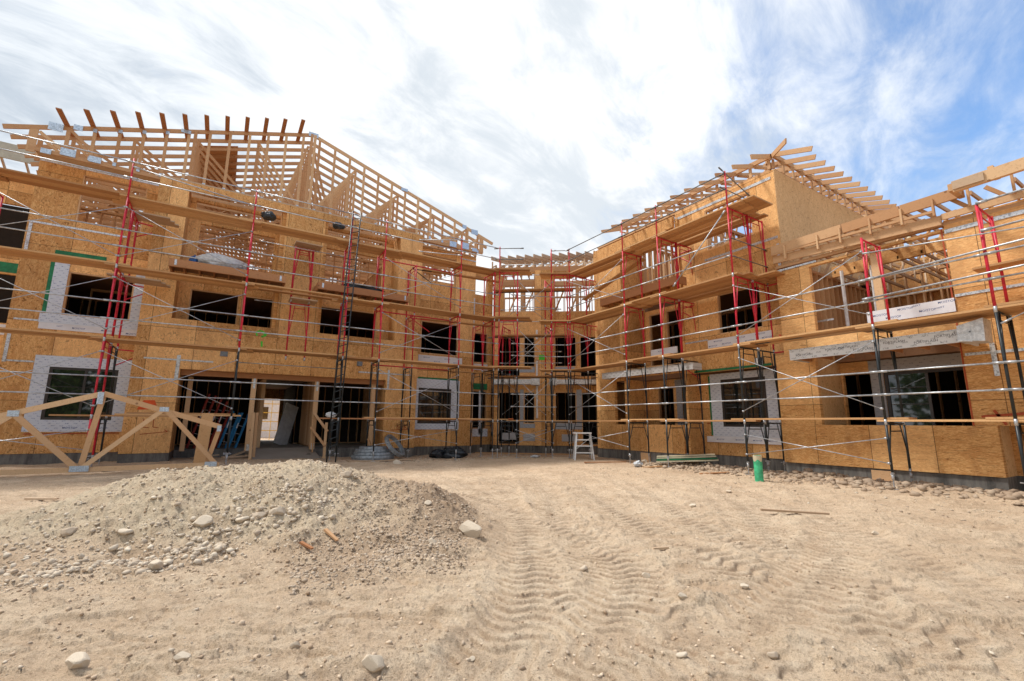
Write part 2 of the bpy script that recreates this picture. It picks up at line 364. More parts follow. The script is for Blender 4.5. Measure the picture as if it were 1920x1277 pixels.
def track_field(x, y):
    h = np.zeros_like(x); scarp_shade = np.zeros_like(x); global EDG; EDG = np.zeros_like(x)
    for ti, (P, hw, pitch, dep) in enumerate(TRACKS):
        C = catmull(P, 10); seg = C[1:] - C[:-1]; L = np.hypot(seg[:, 0], seg[:, 1]); cum = np.concatenate([[0], np.cumsum(L)])
        best = np.full(x.shape, 1e9); tt = np.zeros_like(x); ss = np.zeros_like(x)
        m = (x > C[:, 0].min() - 1) & (x < C[:, 0].max() + 1) & (y > C[:, 1].min() - 1) & (y < C[:, 1].max() + 1)
        xm = x[m]; ym = y[m]; b = np.full(xm.shape, 1e9); t_ = np.zeros_like(xm); s_ = np.zeros_like(xm)
        for k in range(len(seg)):
            dx = xm - C[k, 0]; dy = ym - C[k, 1]; u = np.clip((dx * seg[k, 0] + dy * seg[k, 1]) / L[k] ** 2, 0, 1)
            ex = dx - u * seg[k, 0]; ey = dy - u * seg[k, 1]; dd = np.hypot(ex, ey)
            w_ = dd < b; b = np.where(w_, dd, b); t_ = np.where(w_, np.sign(seg[k, 0] * ey - seg[k, 1] * ex) * dd, t_); s_ = np.where(w_, cum[k] + u * L[k], s_)
        wob = fbm(xm, ym, 2.2, 3, 50 + ti) * 0.55; keep = np.clip((fbm(xm, ym, 0.8, 3, 70 + ti) + 0.46) * 3.0, 0, 1)
        ph = (s_ + 0.045 * np.sin(t_ * 16) + np.abs(t_) * 0.25 + wob * 0.07) / pitch; fr = ph - np.floor(ph)
        lug = np.clip(fr / 0.55, 0, 1) ** 1.5 * np.clip((1 - fr) / 0.16, 0, 1)
        edge = np.clip((hw - np.abs(t_) + wob * 0.30) / 0.14, 0, 1)
        berm = np.exp(-((np.abs(t_) - hw - 0.05) / 0.07) ** 2) * 0.014
        hh = -0.016 * edge + dep * 1.75 * lug * edge * keep + berm * 0.6 * keep
        ek = edge * np.clip(keep * 1.5, 0, 1); h[m] = h[m] * (1 - ek) + hh; scarp_shade[m] *= (1 - ek); scarp_shade[m] = np.maximum(scarp_shade[m], edge * (fr > .86) * 0.9 * keep); EDG[m] = np.maximum(EDG[m], edge * keep)  # dark band paints shade onto the steep drop of each lug
    return h, scarp_shade
def ground_h(x, y, detail=True):
    x = np.asarray(x, float); y = np.asarray(y, float)
    h = -1.37 + fbm(x, y, 0.16, 2, 1) * 0.07 + fbm(x, y, 0.9, 3, 5) * 0.045
    mo = np.zeros_like(x)
    phi = np.degrees(np.arctan2(x, y)); r = np.hypot(x, y)
    hr = np.interp(phi, [-42, -30, -20, -14.4, -11, -8, -4.6, 0, 5.8, 9.8, 12.1, 15.7, 18.7, 20.6, 23, 25.2, 28.1, 31.5], [0, .04, .14, .27, .41, .58, .72, .79, .83, .80, .70, .58, .52, .53, .46, .30, .09, 0])
    r0 = np.interp(phi, [-30, -12, -4, 6, 14, 20, 30], [8.2, 7.6, 7.1, 6.9, 6.9, 6.5, 6.1]) + fbm(x, y, .8, 3, 81) * .35
    rf = np.interp(phi, [-30, -12, -4, 3, 9, 14, 20, 25, 30], [6.7, 6.1, 5.55, 5.35, 5.0, 5.0, 5.1, 5.2, 5.5]) + fbm(x, y, 1.1, 3, 83) * .4
    t1 = np.clip((r - rf) / np.maximum(r0 - rf, .3), 0, 1); t2 = np.clip((r0 + 2.3 - r) / 2.1, 0, 1)
    sm = lambda t: t * t * (3 - 2 * t)
    mo = 0.90 * hr * (0.35 * t1 + 0.65 * sm(t1)) * sm(t2) * (1 + fbm(x, y, 1.7, 3, 85) * .12)
    for cx, cy, sx, sy, a, rot in [(1.35, 4.5, .75, .32, .06, .2), (2.5, 5.0, .6, .3, .05, .3)]:
        dx = x - cx; dy = y - cy; c, s = math.cos(rot), math.sin(rot); u = dx * c + dy * s; v = -dx * s + dy * c
        mo = mo + a * np.exp(-0.5 * ((u / sx) ** 2 + (v / sy) ** 2) ** 1.15)
    h = h + mo
    # loose spoil banked along the right footing, and grade rising slightly at the left wing
    rr = np.clip(1 - np.abs(x - 12.9) / 1.1, 0, 1) * np.clip((11.5 - y) / 2, 0, 1)
    h = h + rr * (0.06 + 0.16 * (fbm(x, y, 1.3, 3, 9) + 0.25).clip(0, 1))
    h = h + np.clip((y - 14.5) / 2.5, 0, 1) * np.clip((6 - x) / 3, 0, 1) * 0.07
    near = np.clip(1.3 - np.hypot(x, y) / 22.0, 0, 1)
    if detail:
        tr, dm = track_field(x, y)
        fade = np.clip(1 - mo / 0.08, 0, 1)
        h = h + tr * fade; calm = 1 - 0.85 * EDG * fade
        uu = x * RT.x + y * RT.y; vv = x * FW.x + y * FW.y
        cl = fbm(x, y, 2.6, 5, 20, 0.55); h = h + (np.abs(cl) * -0.030 + 0.008) * near * calm
        bl = fbm(x, y, 7.5, 4, 30, 0.6); h = h + np.clip(bl - 0.16, 0, 1) * 0.030 * near * calm
        crust = np.zeros_like(x)
        for q, (su, sv, th_, am) in enumerate([(1.5, 4.2, .03, .022), (2.4, 6.0, .07, .016), (1.1, 2.6, -.02, .018), (3.5, 8.0, .09, .011)]):
            pt = fbm(uu * su / sv, vv, sv, 4, 133 + 7 * q, 0.55); s_ = np.clip((pt - th_) / 0.022, 0, 1); h = h + s_ * am * near * calm; crust = np.maximum(crust, s_ * (0.5 if q % 2 else .9))
        h = h + fbm(x, y, 20.0, 4, 40, 0.7) * 0.008 * near
        gm = np.clip((mo - 0.06) / 0.14, 0, 1)
        h = h + gm * fbm(x, y, 9.0, 4, 44, 0.6) * 0.055
        global CRUST
        CRUST = np.clip(crust * 0.75 + np.clip(tr * 30, 0, 1) * 0.9, 0, 1) * fade * np.clip(1.25 - np.hypot(x, y) / 14, .15, 1)
        return h, dm * fade, gm, mo
    return h
th0 = math.atan2(0.849, 0.529)
dense = np.linspace(-1.02, 1.02, 1150); rest = np.linspace(1.02, 2 * math.pi - 1.02, 90)[1:-1]
ang = th0 + np.concatenate([dense, rest]); nA = len(ang)
rad = np.concatenate([[0.4, 0.9, 1.3], np.geomspace(1.6, 24.0, 800), np.geomspace(24.6, 900.0, 60)]); nR = len(rad)
AA, RR = np.meshgrid(ang, rad); X = RR * np.cos(AA); Y = RR * np.sin(AA)
H, DM, GM, MO = ground_h(X, Y); CR = CRUST.copy()
DM = np.clip(DM + np.clip(fbm(X, Y, 0.35, 3, 60) * 1.2 - 0.05, 0, 1) * np.clip((Y - 5) / 8, 0, 1), 0, 1)
# the right hand lobe is browner earth, the main heap pale crushed rock
brown = np.exp(-0.5 * (((X - 2.75) / 0.75) ** 2 + ((Y - 6.1) / 0.8) ** 2)) + 0.9 * np.exp(-0.5 * (((X - 1.6) / 0.95) ** 2 + ((Y - 4.75) / 0.35) ** 2))
GMc = GM * np.clip(1 - brown * 1.3, 0, 1); DM = np.clip(DM + GM * np.clip(brown, 0, 1) * 0.8 + np.clip(brown - 0.35, 0, 1) * 0.8, 0, 1)
verts = np.stack([X, Y, H], -1).reshape(-1, 3)
i0 = (np.arange(nR - 1)[:, None] * nA + np.arange(nA)[None, :]); i1 = (np.arange(nR - 1)[:, None] * nA + (np.arange(nA)[None, :] + 1) % nA)
F = np.stack([i0, i1, i1 + nA, i0 + nA], -1).reshape(-1, 4)
me = bpy.data.meshes.new('ground'); me.vertices.add(len(verts)); me.vertices.foreach_set('co', verts.astype(np.float32).ravel())
me.loops.add(F.size); me.loops.foreach_set('vertex_index', F.astype(np.int32).ravel())
me.polygons.add(len(F)); me.polygons.foreach_set('loop_start', np.arange(0, F.size, 4, dtype=np.int32)); me.polygons.foreach_set('loop_total', np.full(len(F), 4, np.int32))
me.update(calc_edges=True); me.shade_smooth()
for nm, A in (('gravel', GMc), ('damp_shade', DM), ('crust', CR)):
    at = me.attributes.new(nm, 'FLOAT', 'POINT'); at.data.foreach_set('value', A.astype(np.float32).ravel())
me.materials.append(M['soil'])
ground = bpy.data.objects.new('ground', me); COL.objects.link(ground); tag(ground, kind='structure')

def gh(x, y): return float(ground_h(np.array([x]), np.array([y]))[0][0])
def px_ground(px, py):
    """the spot on the ground seen at this place of the photograph (the heap included)"""
    d = (FW * 865.16 + RT * (px - 960) - UP * (py - 638.5)).normalized()
    ts = np.geomspace(1.5, 40, 1600); hs = ground_h(d.x * ts, d.y * ts)[0]
    k = np.argmax(d.z * ts < hs); t = ts[k]; return d.x * t, d.y * t, float(hs[k])

# ---------------------------------------------------------------- stones
import bmesh
def stone_mesh(name, seed, sub=2, sharp=0.35):
    bm = bmesh.new(); bmesh.ops.create_icosphere(bm, subdivisions=sub, radius=1.0); rs = np.random.default_rng(seed)
    pl = rs.normal(size=(15, 3)); pl /= np.linalg.norm(pl, axis=1)[:, None]; dd = rs.uniform(0.50, 0.86, 15)
    for v in bm.verts:
        p = np.array(v.co)
        for n_, q in zip(pl, dd):
            e = p @ n_ - q
            if e > 0: p = p - n_ * e * 0.97
        v.co = Vector(p)
    me = bpy.data.meshes.new(name); bm.to_mesh(me); bm.free(); me.materials.append(M['stone'])
    at = me.attributes.new('var', 'FLOAT', 'FACE'); at.data.foreach_set('value', [rs.uniform(0.2, 1.0)] * len(me.polygons))
    return me
SM = [stone_mesh('rock', 100 + i, 3, 0.5) for i in range(7)]
def rock(px, py, w, asp, label, k, rz=0.0, hk=0.55):
    x, y, z = px_ground(px, py); dist = math.sqrt(x * x + y * y + z * z); r = w / 865.16 * dist * 0.5
    o = bpy.data.objects.new('rock', SM[k % 7]); COL.objects.link(o)
    r *= 0.98; o.scale = (r, r * asp, r * hk * 1.2); o.rotation_euler = (random.uniform(-.2, .2), random.uniform(-.2, .2), rz - 0.56)
    o.location = (x, y, z + r * hk * 0.35); tag(o, label, 'rock', 'larger rocks lying on the dirt')
for a in [(880, 1000, 50, 0.5, 'smooth oval tan boulder at the right foot of the dirt heap', 0, -0.5, 0.6),
          (700, 1247, 46, 0.6, 'pale angular rock on bare dirt at the bottom edge of the photo', 1),
          (381, 984, 34, 0.8, 'large white rounded rock low on the pale gravel heap', 2),
          (523, 966, 32, 0.8, 'brownish rounded rock on the gravel heap beside a white one', 3),
          (487, 971, 24, 0.8, 'white rock left of the brown one on the heap', 4),
          (454, 979, 22, 0.7, 'flat white rock between two others on the heap front', 5),
          (146, 1249, 36, 0.6, 'tan rock in the bottom left foreground', 6),
          (340, 1238, 24, 0.8, 'small grey brown rock on dirt below the heap', 0),
          (812, 1018, 22, 0.8, 'white angular stone left of the oval boulder', 1),
          (801, 946, 18, 0.9, 'tan stone on top of the brown earth lobe', 2),
          (1096, 1068, 16, 1.0, 'round dark clod in the middle of the tyre tracks', 3),
          (649, 893, 24, 0.7, 'pale rock high on the right shoulder of the heap', 4),
          (1278, 1232, 20, 0.6, 'white stone on tracked dirt near the bottom centre right', 5),
          (1397, 1104, 16, 0.7, 'grey stone right of the tyre lugs', 6),
          (1278, 1122, 18, 0.7, 'pale stone in the tracked dirt right of centre', 0),
          (1212, 1083, 20, 0.6, 'flat grey stone beside the upper tyre track', 1),
          (884, 1238, 14, 0.9, 'small white stone low in the centre of the dirt', 2),
          (554, 1212, 18, 0.5, 'flat pale stone on dirt in front of the heap', 3),
          (1450, 1233, 18, 0.6, 'white flat stone at the lower right', 4),
          (1366, 923, 10, 0.9, 'small stone alone on the dirt before the green pipe', 5),
          (1300, 951, 14, 0.7, 'brown clod on open dirt right of centre', 6),
          (1641, 1003, 14, 0.6, 'small pale stone on the dirt at the far right', 0),
          (745, 870, 22, 0.7, 'rounded boulder on the dirt right of the metal coils', 1),
          (1208, 867, 12, 0.9, 'lone round rock by the footing right of the step stool', 2),
          (1760, 880, 16, 0.7, 'pale rock against the right hand footing', 3),
          (130, 1000, 22, 0.6, 'pale lumpy rock on the left flank of the heap', 4),
          (235, 1000, 20, 0.7, 'white rock among rubble on the left flank', 5),
          (292, 1065, 26, 0.6, 'yellowish clod at the lower front of the heap', 6)]:
    rock(*a)

def scatter(name, pts, label, cat, flat=0.6, seed=1, material='stone'):
    """many stones as one mesh; pts rows: x, y, radius, var"""
    rs = np.random.default_rng(seed); n = len(pts)
    t = (1 + 5 ** .5) / 2
    ico = np.array([(-1, t, 0), (1, t, 0), (-1, -t, 0), (1, -t, 0), (0, -1, t), (0, 1, t), (0, -1, -t), (0, 1, -t), (t, 0, -1), (t, 0, 1), (-t, 0, -1), (-t, 0, 1)], float) / math.hypot(1, t)
    tri = np.array([(0, 11, 5), (0, 5, 1), (0, 1, 7), (0, 7, 10), (0, 10, 11), (1, 5, 9), (5, 11, 4), (11, 10, 2), (10, 7, 6), (7, 1, 8), (3, 9, 4), (3, 4, 2), (3, 2, 6), (3, 6, 8), (3, 8, 9), (4, 9, 5), (2, 4, 11), (6, 2, 10), (8, 6, 7), (9, 8, 1)])
    z = ground_h(pts[:, 0], pts[:, 1])[0]
    sc = rs.uniform(0.65, 1.3, (n, 3)) * pts[:, 2:3] * np.array([1, 1, flat])
    a = rs.uniform(0, 6.28, n); ca, sa = np.cos(a)[:, None], np.sin(a)[:, None]
    V = ico[None] * rs.uniform(0.55, 1.25, (n, 12, 1)) * sc[:, None, :]
    VX = V[..., 0] * ca - V[..., 1] * sa + pts[:, 0:1]; VY = V[..., 0] * sa + V[..., 1] * ca + pts[:, 1:2]; VZ = V[..., 2] + (z + pts[:, 2] * flat * 0.25)[:, None]
    V = np.stack([VX, VY, VZ], -1).reshape(-1, 3); Fc = (tri[None] + (np.arange(n) * 12)[:, None, None]).reshape(-1, 3)
    me = bpy.data.meshes.new(name); me.vertices.add(len(V)); me.vertices.foreach_set('co', V.astype(np.float32).ravel())
    me.loops.add(Fc.size); me.loops.foreach_set('vertex_index', Fc.astype(np.int32).ravel()); me.polygons.add(len(Fc))
    me.polygons.foreach_set('loop_start', np.arange(0, Fc.size, 3, dtype=np.int32)); me.polygons.foreach_set('loop_total', np.full(len(Fc), 3, np.int32)); me.update(calc_edges=True)
    at = me.attributes.new('var', 'FLOAT', 'FACE'); at.data.foreach_set('value', np.repeat(pts[:, 3], 20).astype(np.float32)); me.materials.append(M[material])
    o = bpy.data.objects.new(name, me); COL.objects.link(o); return tag(o, label, cat, kind='stuff')
def gauss_pts(n, cx, cy, sx, sy, r0, r1, v0, v1, p=2.2):
    r = r0 + (r1 - r0) * rng.random(n) ** p
    return np.stack([rng.normal(cx, sx, n), rng.normal(cy, sy, n), r, rng.uniform(v0, v1, n)], -1)
def polar_pts(n, p0, p1, r_0, r_1, a0, a1, v0, v1, pw, rp=1.0):
    ph = np.radians(rng.uniform(p0, p1, n)); r = r_0 + (r_1 - r_0) * rng.random(n) ** rp
    return np.stack([r * np.sin(ph), r * np.cos(ph), a0 + (a1 - a0) * rng.random(n) ** pw, rng.uniform(v0, v1, n)], -1)
P = [polar_pts(7000, -22, 17, 5.3, 7.6, .003, .024, .35, 1.0, 8), polar_pts(900, -20, 6, 5.5, 6.7, .004, .036, .25, 1.0, 7), polar_pts(600, -18, 2, 5.6, 6.2, .005, .040, .3, 1.0, 4),
     polar_pts(330, -6, 3, 5.35, 5.85, .006, .045, .35, 1.0, 3.5), polar_pts(500, 2, 12, 5.7, 6.3, .006, .045, .4, 1.0, 4), polar_pts(200, -15, 14, 6.3, 7.3, .008, .032, .5, 1.0, 4)]
scatter('gravel', np.concatenate(P), 'pale crushed rock strewn over the big dirt heap', 'gravel', 0.8)
P = [polar_pts(2600, 14, 28, 5.3, 6.9, .004, .026, 0, .5, 5), polar_pts(2600, 8, 27, 4.4, 5.5, .004, .022, 0, .5, 4), polar_pts(500, 17, 25, 4.7, 5.3, .006, .028, 0, .6, 2.5), polar_pts(400, 8, 18, 4.1, 4.7, .005, .02, .1, .6, 2.5)]
scatter('brown_gravel', np.concatenate(P), 'darker brown pebbles on the right lobe and front of the heap', 'gravel', 0.8, 2)
n = 4200; yy = rng.uniform(1.5, 11.3, n)
P = [np.stack([np.clip(rng.normal(12.75, .42, n), 11.5, 13.45), yy, .008 + .10 * rng.random(n) ** 5.5, rng.uniform(-.35, .30, n)], -1)]
n = 500; P.append(np.stack([rng.uniform(9.0, 12.2, n), rng.uniform(1, 12, n), .008 + .03 * rng.random(n) ** 3, rng.uniform(0, .7, n)], -1))
scatter('rubble', np.concatenate(P), 'brown rubble and clods banked along the right footing', 'rubble', 0.7, 3)
n = 700; P = [np.stack([rng.uniform(4.5, 12.0, n), rng.uniform(15.5, 18.9, n), .01 + .05 * rng.random(n) ** 3, rng.uniform(0, .7, n)], -1)]
P[0] = P[0][(P[0][:, 0] + P[0][:, 1]) < 29.5]
n = 3200; a = th0 + rng.uniform(-.95, .95, n); r = 2.0 + 16 * rng.random(n) ** 1.3
P.append(np.stack([r * np.cos(a), r * np.sin(a), .004 + .016 * rng.random(n) ** 3, rng.uniform(.0, .9, n)], -1))
scatter('pebbles', np.concatenate(P), 'small loose pebbles and clods scattered on the dirt yard', 'pebbles', 0.7, 4)

n = 26000; a = th0 + rng.uniform(-.98, .98, n); r = 1.9 + 10.5 * rng.random(n) ** 1.5; cx_, cy_ = r * np.cos(a), r * np.sin(a); ph = np.radians(rng.uniform(-24, 29, 7000)); r2 = rng.uniform(4.6, 7.4, 7000); cx_[:7000] = r2 * np.sin(ph); cy_[:7000] = r2 * np.cos(ph)
kk = fbm(cx_, cy_, 1.1, 4, 91, .6) + .55 * fbm(cx_, cy_, 4.0, 3, 92); ok = (kk + rng.normal(0, .12, n)) > 0.02; ok[:7000] = True
P = np.stack([cx_, cy_, .0025 + .017 * rng.random(n) ** 5, rng.uniform(0, 1, n)], -1)[ok]
scatter('clods', P, 'crumbs and clods of dry earth loose on the tracked yard', 'clods', 0.75, 6, 'clod')
# ---------------------------------------------------------------- building
class Fr:
    def __init__(s, o, e, i): s.o = Vector((*o, 0)); s.e = Vector((*e, 0)); s.i = Vector((*i, 0))
    def P(s, u, d, z): v = s.o + s.e * u + s.i * d; return (v.x, v.y, z)
FX = Fr((0, 0), (1, 0), (0, 1)); FY = Fr((0, 0), (0, 1), (1, 0)); FC = Fr((11.0, 19.4), (0.79, -0.613), (0.613, 0.79))
def ubox(mb, fr, u0, u1, d0, d1, z0, z1, t=None):
    mb._add([fr.P(u, d, z) for u in (u0, u1) for d in (d0, d1) for z in (z0, z1)],
            [(0, 1, 3, 2), (4, 6, 7, 5), (0, 4, 5, 1), (2, 3, 7, 6), (0, 2, 6, 4), (1, 5, 7, 3)], t)
def wallrects(u0, u1, z0, z1, holes):
    cu = sorted({u0, u1, *[min(max(h[k], u0), u1) for h in holes for k in (0, 1)]}); out = []
    for a, b in zip(cu, cu[1:]):
        m_ = (a + b) / 2; zs = sorted([(max(h[2], z0), min(h[3], z1)) for h in holes if h[0] < m_ < h[1]]); z = z0
        for p, q in zs:
            if p > z + 1e-4: out.append((a, b, z, p))
            z = max(z, q)
        if z < z1 - 1e-4: out.append((a, b, z, z1))
    # join neighbours of equal height
    res = []
    for r in out:
        for k in res:
            if abs(k[1] - r[0]) < 1e-6 and abs(k[2] - r[2]) < 1e-6 and abs(k[3] - r[3]) < 1e-6: k[1] = r[1]; break
        else: res.append(list(r))
    return res
def wall(fr, dep, u0, u1, z0, z1, holes, material, parent, th=0.14, name='wall', found=None, frames=True):
    mb = MB()
    for a, b, p, q in wallrects(u0, u1, z0, z1, holes): ubox(mb, fr, a, b, dep, dep + th, p, q)
    o = mb.build(name, material, parent)
    for h in holes if frames else []:
        fm = MB()
        a, b, p, q = h
        if p < -0.9 and q > 1.6: continue
        k = 0.04; d0, d1 = dep + 0.012, dep + th - 0.012
        a, b = max(a, u0), min(b, u1)
        ubox(fm, fr, a + .001, a + k, d0, d1, p, q); ubox(fm, fr, b - k, b - .001, d0, d1, p, q)
        ubox(fm, fr, a + k, b - k, d0, d1, q - k, q - .001); ubox(fm, fr, a + k, b - k, d0, d1, p + .001, p + k)
        fm.build('opening_frame', 'fresh', o)
    return o
def stud_row(mb, fr, dep, u0, u1, z0, z1, step=0.41, w_=0.04, dd=0.14):
    if isinstance(mb, MBS): mb.grp()
    ubox(mb, fr, u0, u1, dep, dep + dd, z0, z0 + .04); ubox(mb, fr, u0, u1, dep, dep + dd, z1 - .08, z1)
    n = int((u1 - u0) / step)
    for k in range(n + 1):
        u = u0 + k * step; ubox(mb, fr, u, u + w_, dep + .002, dep + dd - .002, z0 + .041, z1 - .081)
    if isinstance(mb, MBS): mb.end()

B = thing('apartment_building', (4.0, 22.0, -1.0), 'three storey wood framed apartment building clad in bare orange strand board, wrapped in scaffolding', 'building')

# foundation
def f(mb):
    ubox(mb, FX, -5.73, -2.5, 19.62, 20.0, -1.9, -1.0); ubox(mb, FX, -2.5, -1.25, 18.52, 20.0, -1.9, -1.0)
    ubox(mb, FX, -1.25, 0.95, 20.4, 20.7, -1.9, -1.0); ubox(mb, FX, 3.1, 5.6, 19.3, 20.7, -1.9, -1.0)
    ubox(mb, FX, 5.6, 6.85, 18.52, 20.7, -1.9, -1.0); ubox(mb, FX, 6.85, 9.87, 19.22, 20.6, -1.9, -1.0); ubox(mb, FX, 9.87, 11.2, 19.85, 20.6, -1.9, -1.0)
    ubox(mb, FC, 0, 5.3, 0.05, 0.5, -1.9, -1.0); ubox(mb, FC, 2.2, 2.75, -0.10, 0.05, -1.9, -1.0)
    ubox(mb, FY, 10.75, 15.2, 13.82, 15.0, -1.9, -1.0); ubox(mb, FY, 7.25, 10.75, 14.67, 15.0, -1.9, -1.0)
    ubox(mb, FY, 2.89, 7.25, 13.62, 15.0, -1.9, -1.0); ubox(mb, FY, -3.5, 2.89, 14.42, 15.0, -1.9, -1.0)
parts('foundation', 'concrete', B, f)
parts('floor_slab', 'slab', B, lambda mb: (mb.box(-5.6, 0.95, 20.7, 29.2, -1.25, -1.0), mb.box(0.95, 3.1, 19.3, 29.2, -1.25, -1.002), mb.box(3.1, 11.5, 20.7, 29.2, -1.25, -1.0), mb.box(15.0, 24, -3.5, 20.6, -1.25, -1.0), mb.box(11.6, 15.0, 19.9, 29.2, -1.25, -1.004)))

# ---- left wing
wall(FX, 19.6, -5.73, -2.5, -1.0, 8.4, [(-4.6, -2.95, 0.0, 1.62), (-4.56, -2.9, 3.28, 4.7), (-4.65, -2.95, 6.4, 8.05)], 'osb_x', B)
wall(FX, 18.5, -2.5, 6.85, -1.0, 8.15, [(-1.25, 5.55, -1.1, 1.68), (-1.67, 1.4, 3.33, 4.72), (2.8, 5.86, 3.33, 4.72), (-1.67, 1.4, 5.2, 7.86), (2.8, 5.86, 5.2, 7.86)], 'osb_x', B, frames=False)
wall(FX, 19.2, 6.85, 9.87, -1.0, 7.95, [(7.2, 8.75, -0.03, 1.5), (7.2, 9.03, 3.02, 4.5), (7.15, 8.8, 6.4, 7.65)], 'osb_x', B)
wall(FX, 19.85, 9.87, 11.2, -1.0, 7.75, [(9.98, 10.95, -0.25, 1.55), (9.98, 10.95, 2.9, 4.4), (10.0, 10.9, 6.3, 7.3)], 'osb_x', B)
# recess behind the porch piers, storeys two and three
wall(FX, 19.6, -1.8, 6.0, 2.2, 5.0, [(-1.33, 0.18, 3.2, 4.66), (0.27, 1.9, 3.2, 4.66), (2.3, 3.88, 3.2, 4.66), (3.98, 5.32, 3.2, 4.66)], 'osb_x', B)
wall(FX, 19.6, -1.8, 6.0, 5.25, 8.1, [(-1.3, 1.15, 5.3, 7.15), (2.95, 5.45, 5.3, 7.15), (-1.5, 5.6, 7.45, 7.98)], 'osb_x', B, frames=False)
parts('recess_wall', 'osb_y', B, lambda mb: [mb.box(x0, x0 + .12, 18.641, 19.599, z0, z1) for x0, a in ((-1.79, 0), (1.40 - .121, 0), (2.801, 0), (5.861, 0)) for z0, z1 in ((3.2, 4.9), (5.15, 8.05))])
parts('porch_side_wall', 'osb_y', B, lambda mb: (mb.box(-1.37, -1.251, 18.641, 20.4, -1.0, 1.68), mb.box(5.551, 5.67, 18.641, 20.4, -1.0, 1.68),
     mb.box(-5.73, -5.6, 19.741, 29.2, -1.0, 8.4), mb.box(-2.49, -2.37, 18.641, 19.599, -1.0, 8.1), mb.box(6.70, 6.849, 18.641, 19.6, -1.0, 8.1), mb.box(9.73, 9.868, 19.341, 20.8, -1.0, 7.9)))
parts('jamb_post', 'fresh', B, lambda mb: (mb.box(-1.04, -0.90, 19.3, 19.44, -1.0, 1.5), mb.box(0.84, 1.0, 18.75, 18.93, -1.0, 1.5)))
for x in (2.93, 5.06): part('porch_post', 'lumber', B, lambda mb: mb.box(x, x + .16, 18.75, 18.93, -1.0, 1.5))
parts('porch_beam', 'lumber_red', B, lambda mb: (mb.box(-1.24, 5.54, 18.74, 18.9, 1.5, 1.76), mb.box(-1.24, 5.54, 18.92, 18.98, 1.52, 1.76)))
parts('balcony_floor', 'dark_wood', B, lambda mb: (mb.box(-1.6, 5.8, 18.641, 19.59, 2.9, 3.05), mb.box(-1.36, 5.66, 18.99, 20.5, 1.70, 1.95)))
for x in (0.86, 2.95): parts('post_strap', 'strip', B, lambda mb: (mb.box(x + .03, x + .10, 18.742, 18.748, 1.15, 1.68), mb.box(x + .02, x + .12, 18.742, 18.748, -1.0, -0.78)))
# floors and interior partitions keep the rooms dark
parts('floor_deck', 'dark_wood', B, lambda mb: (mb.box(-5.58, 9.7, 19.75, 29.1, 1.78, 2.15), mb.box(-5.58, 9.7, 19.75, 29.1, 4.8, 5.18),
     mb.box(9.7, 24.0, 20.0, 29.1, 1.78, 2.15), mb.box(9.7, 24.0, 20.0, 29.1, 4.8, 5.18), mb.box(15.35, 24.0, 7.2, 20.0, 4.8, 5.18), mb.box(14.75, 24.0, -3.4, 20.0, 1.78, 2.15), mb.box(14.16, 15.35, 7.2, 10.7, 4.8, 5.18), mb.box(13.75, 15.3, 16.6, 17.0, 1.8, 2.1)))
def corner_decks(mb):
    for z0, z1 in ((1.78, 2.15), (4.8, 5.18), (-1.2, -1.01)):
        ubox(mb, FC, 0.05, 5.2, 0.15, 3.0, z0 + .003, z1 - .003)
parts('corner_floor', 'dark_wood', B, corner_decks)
def partitions(mb):
    for z0, z1 in ((-1.0, 1.77), (2.16, 4.79)):
        if z0 > 0: stud_row(mb, FX, 24.0, -5.5, 9.6, z0, z1)
        else: stud_row(mb, FX, 24.0, -5.5, 1.45, z0, z1); stud_row(mb, FX, 24.0, 3.0, 9.6, z0, z1)
        stud_row(mb, FY, 18.0, 0, 19.6, z0, z1); stud_row(mb, FC, 3.2, -1.0, 6.5, z0, z1)
        stud_row(mb, FX, 22.2, -4.5, -1.7, z0, z1, .6)
    for x in (-2.3, 1.3, 3.2, 6.0): stud_row(mb, FY, x, 20.8, 23.9, -1.0, 1.77)
parts('stud_wall', 'lumber', B, partitions)
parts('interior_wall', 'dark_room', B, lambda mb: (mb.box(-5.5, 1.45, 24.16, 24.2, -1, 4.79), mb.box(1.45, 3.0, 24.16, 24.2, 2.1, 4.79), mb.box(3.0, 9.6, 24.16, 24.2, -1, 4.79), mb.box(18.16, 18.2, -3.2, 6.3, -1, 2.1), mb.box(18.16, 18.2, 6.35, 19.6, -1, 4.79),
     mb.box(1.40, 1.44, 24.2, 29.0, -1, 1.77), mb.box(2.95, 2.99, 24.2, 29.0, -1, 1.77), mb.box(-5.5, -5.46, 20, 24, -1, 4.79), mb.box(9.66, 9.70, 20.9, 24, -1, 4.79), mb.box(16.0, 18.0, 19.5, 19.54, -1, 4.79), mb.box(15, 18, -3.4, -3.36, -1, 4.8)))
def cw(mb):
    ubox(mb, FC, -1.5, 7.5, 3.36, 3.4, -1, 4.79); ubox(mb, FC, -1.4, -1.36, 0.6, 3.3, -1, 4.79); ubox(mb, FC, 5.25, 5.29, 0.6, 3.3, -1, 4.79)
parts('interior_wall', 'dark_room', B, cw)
# back wall, with the far doorway seen through the porch
wall(FX, 29.0, -5.6, 24, -1.0, 5.2, [(1.62, 2.78, -1.1, 1.25)], 'osb_x', B, frames=False, name='back_wall')
parts('back_wall', 'osb_y', B, lambda mb: mb.box(24.0, 24.14, -3.5, 29.1, -1.0, 5.2))

# third storey stud walls of the left wing, open to the sky
def studs3(mb):
    stud_row(mb, FX, 22.6, -5.5, 9.5, 5.19, 8.0, .41); stud_row(mb, FX, 26.0, -5.5, 9.5, 5.19, 8.0, .41)
    for x in (-2.2, 1.9, 6.3): stud_row(mb, FY, x, 19.8, 28.8, 5.19, 8.0, .41)
parts('stud_wall', 'lumber', B, studs3)

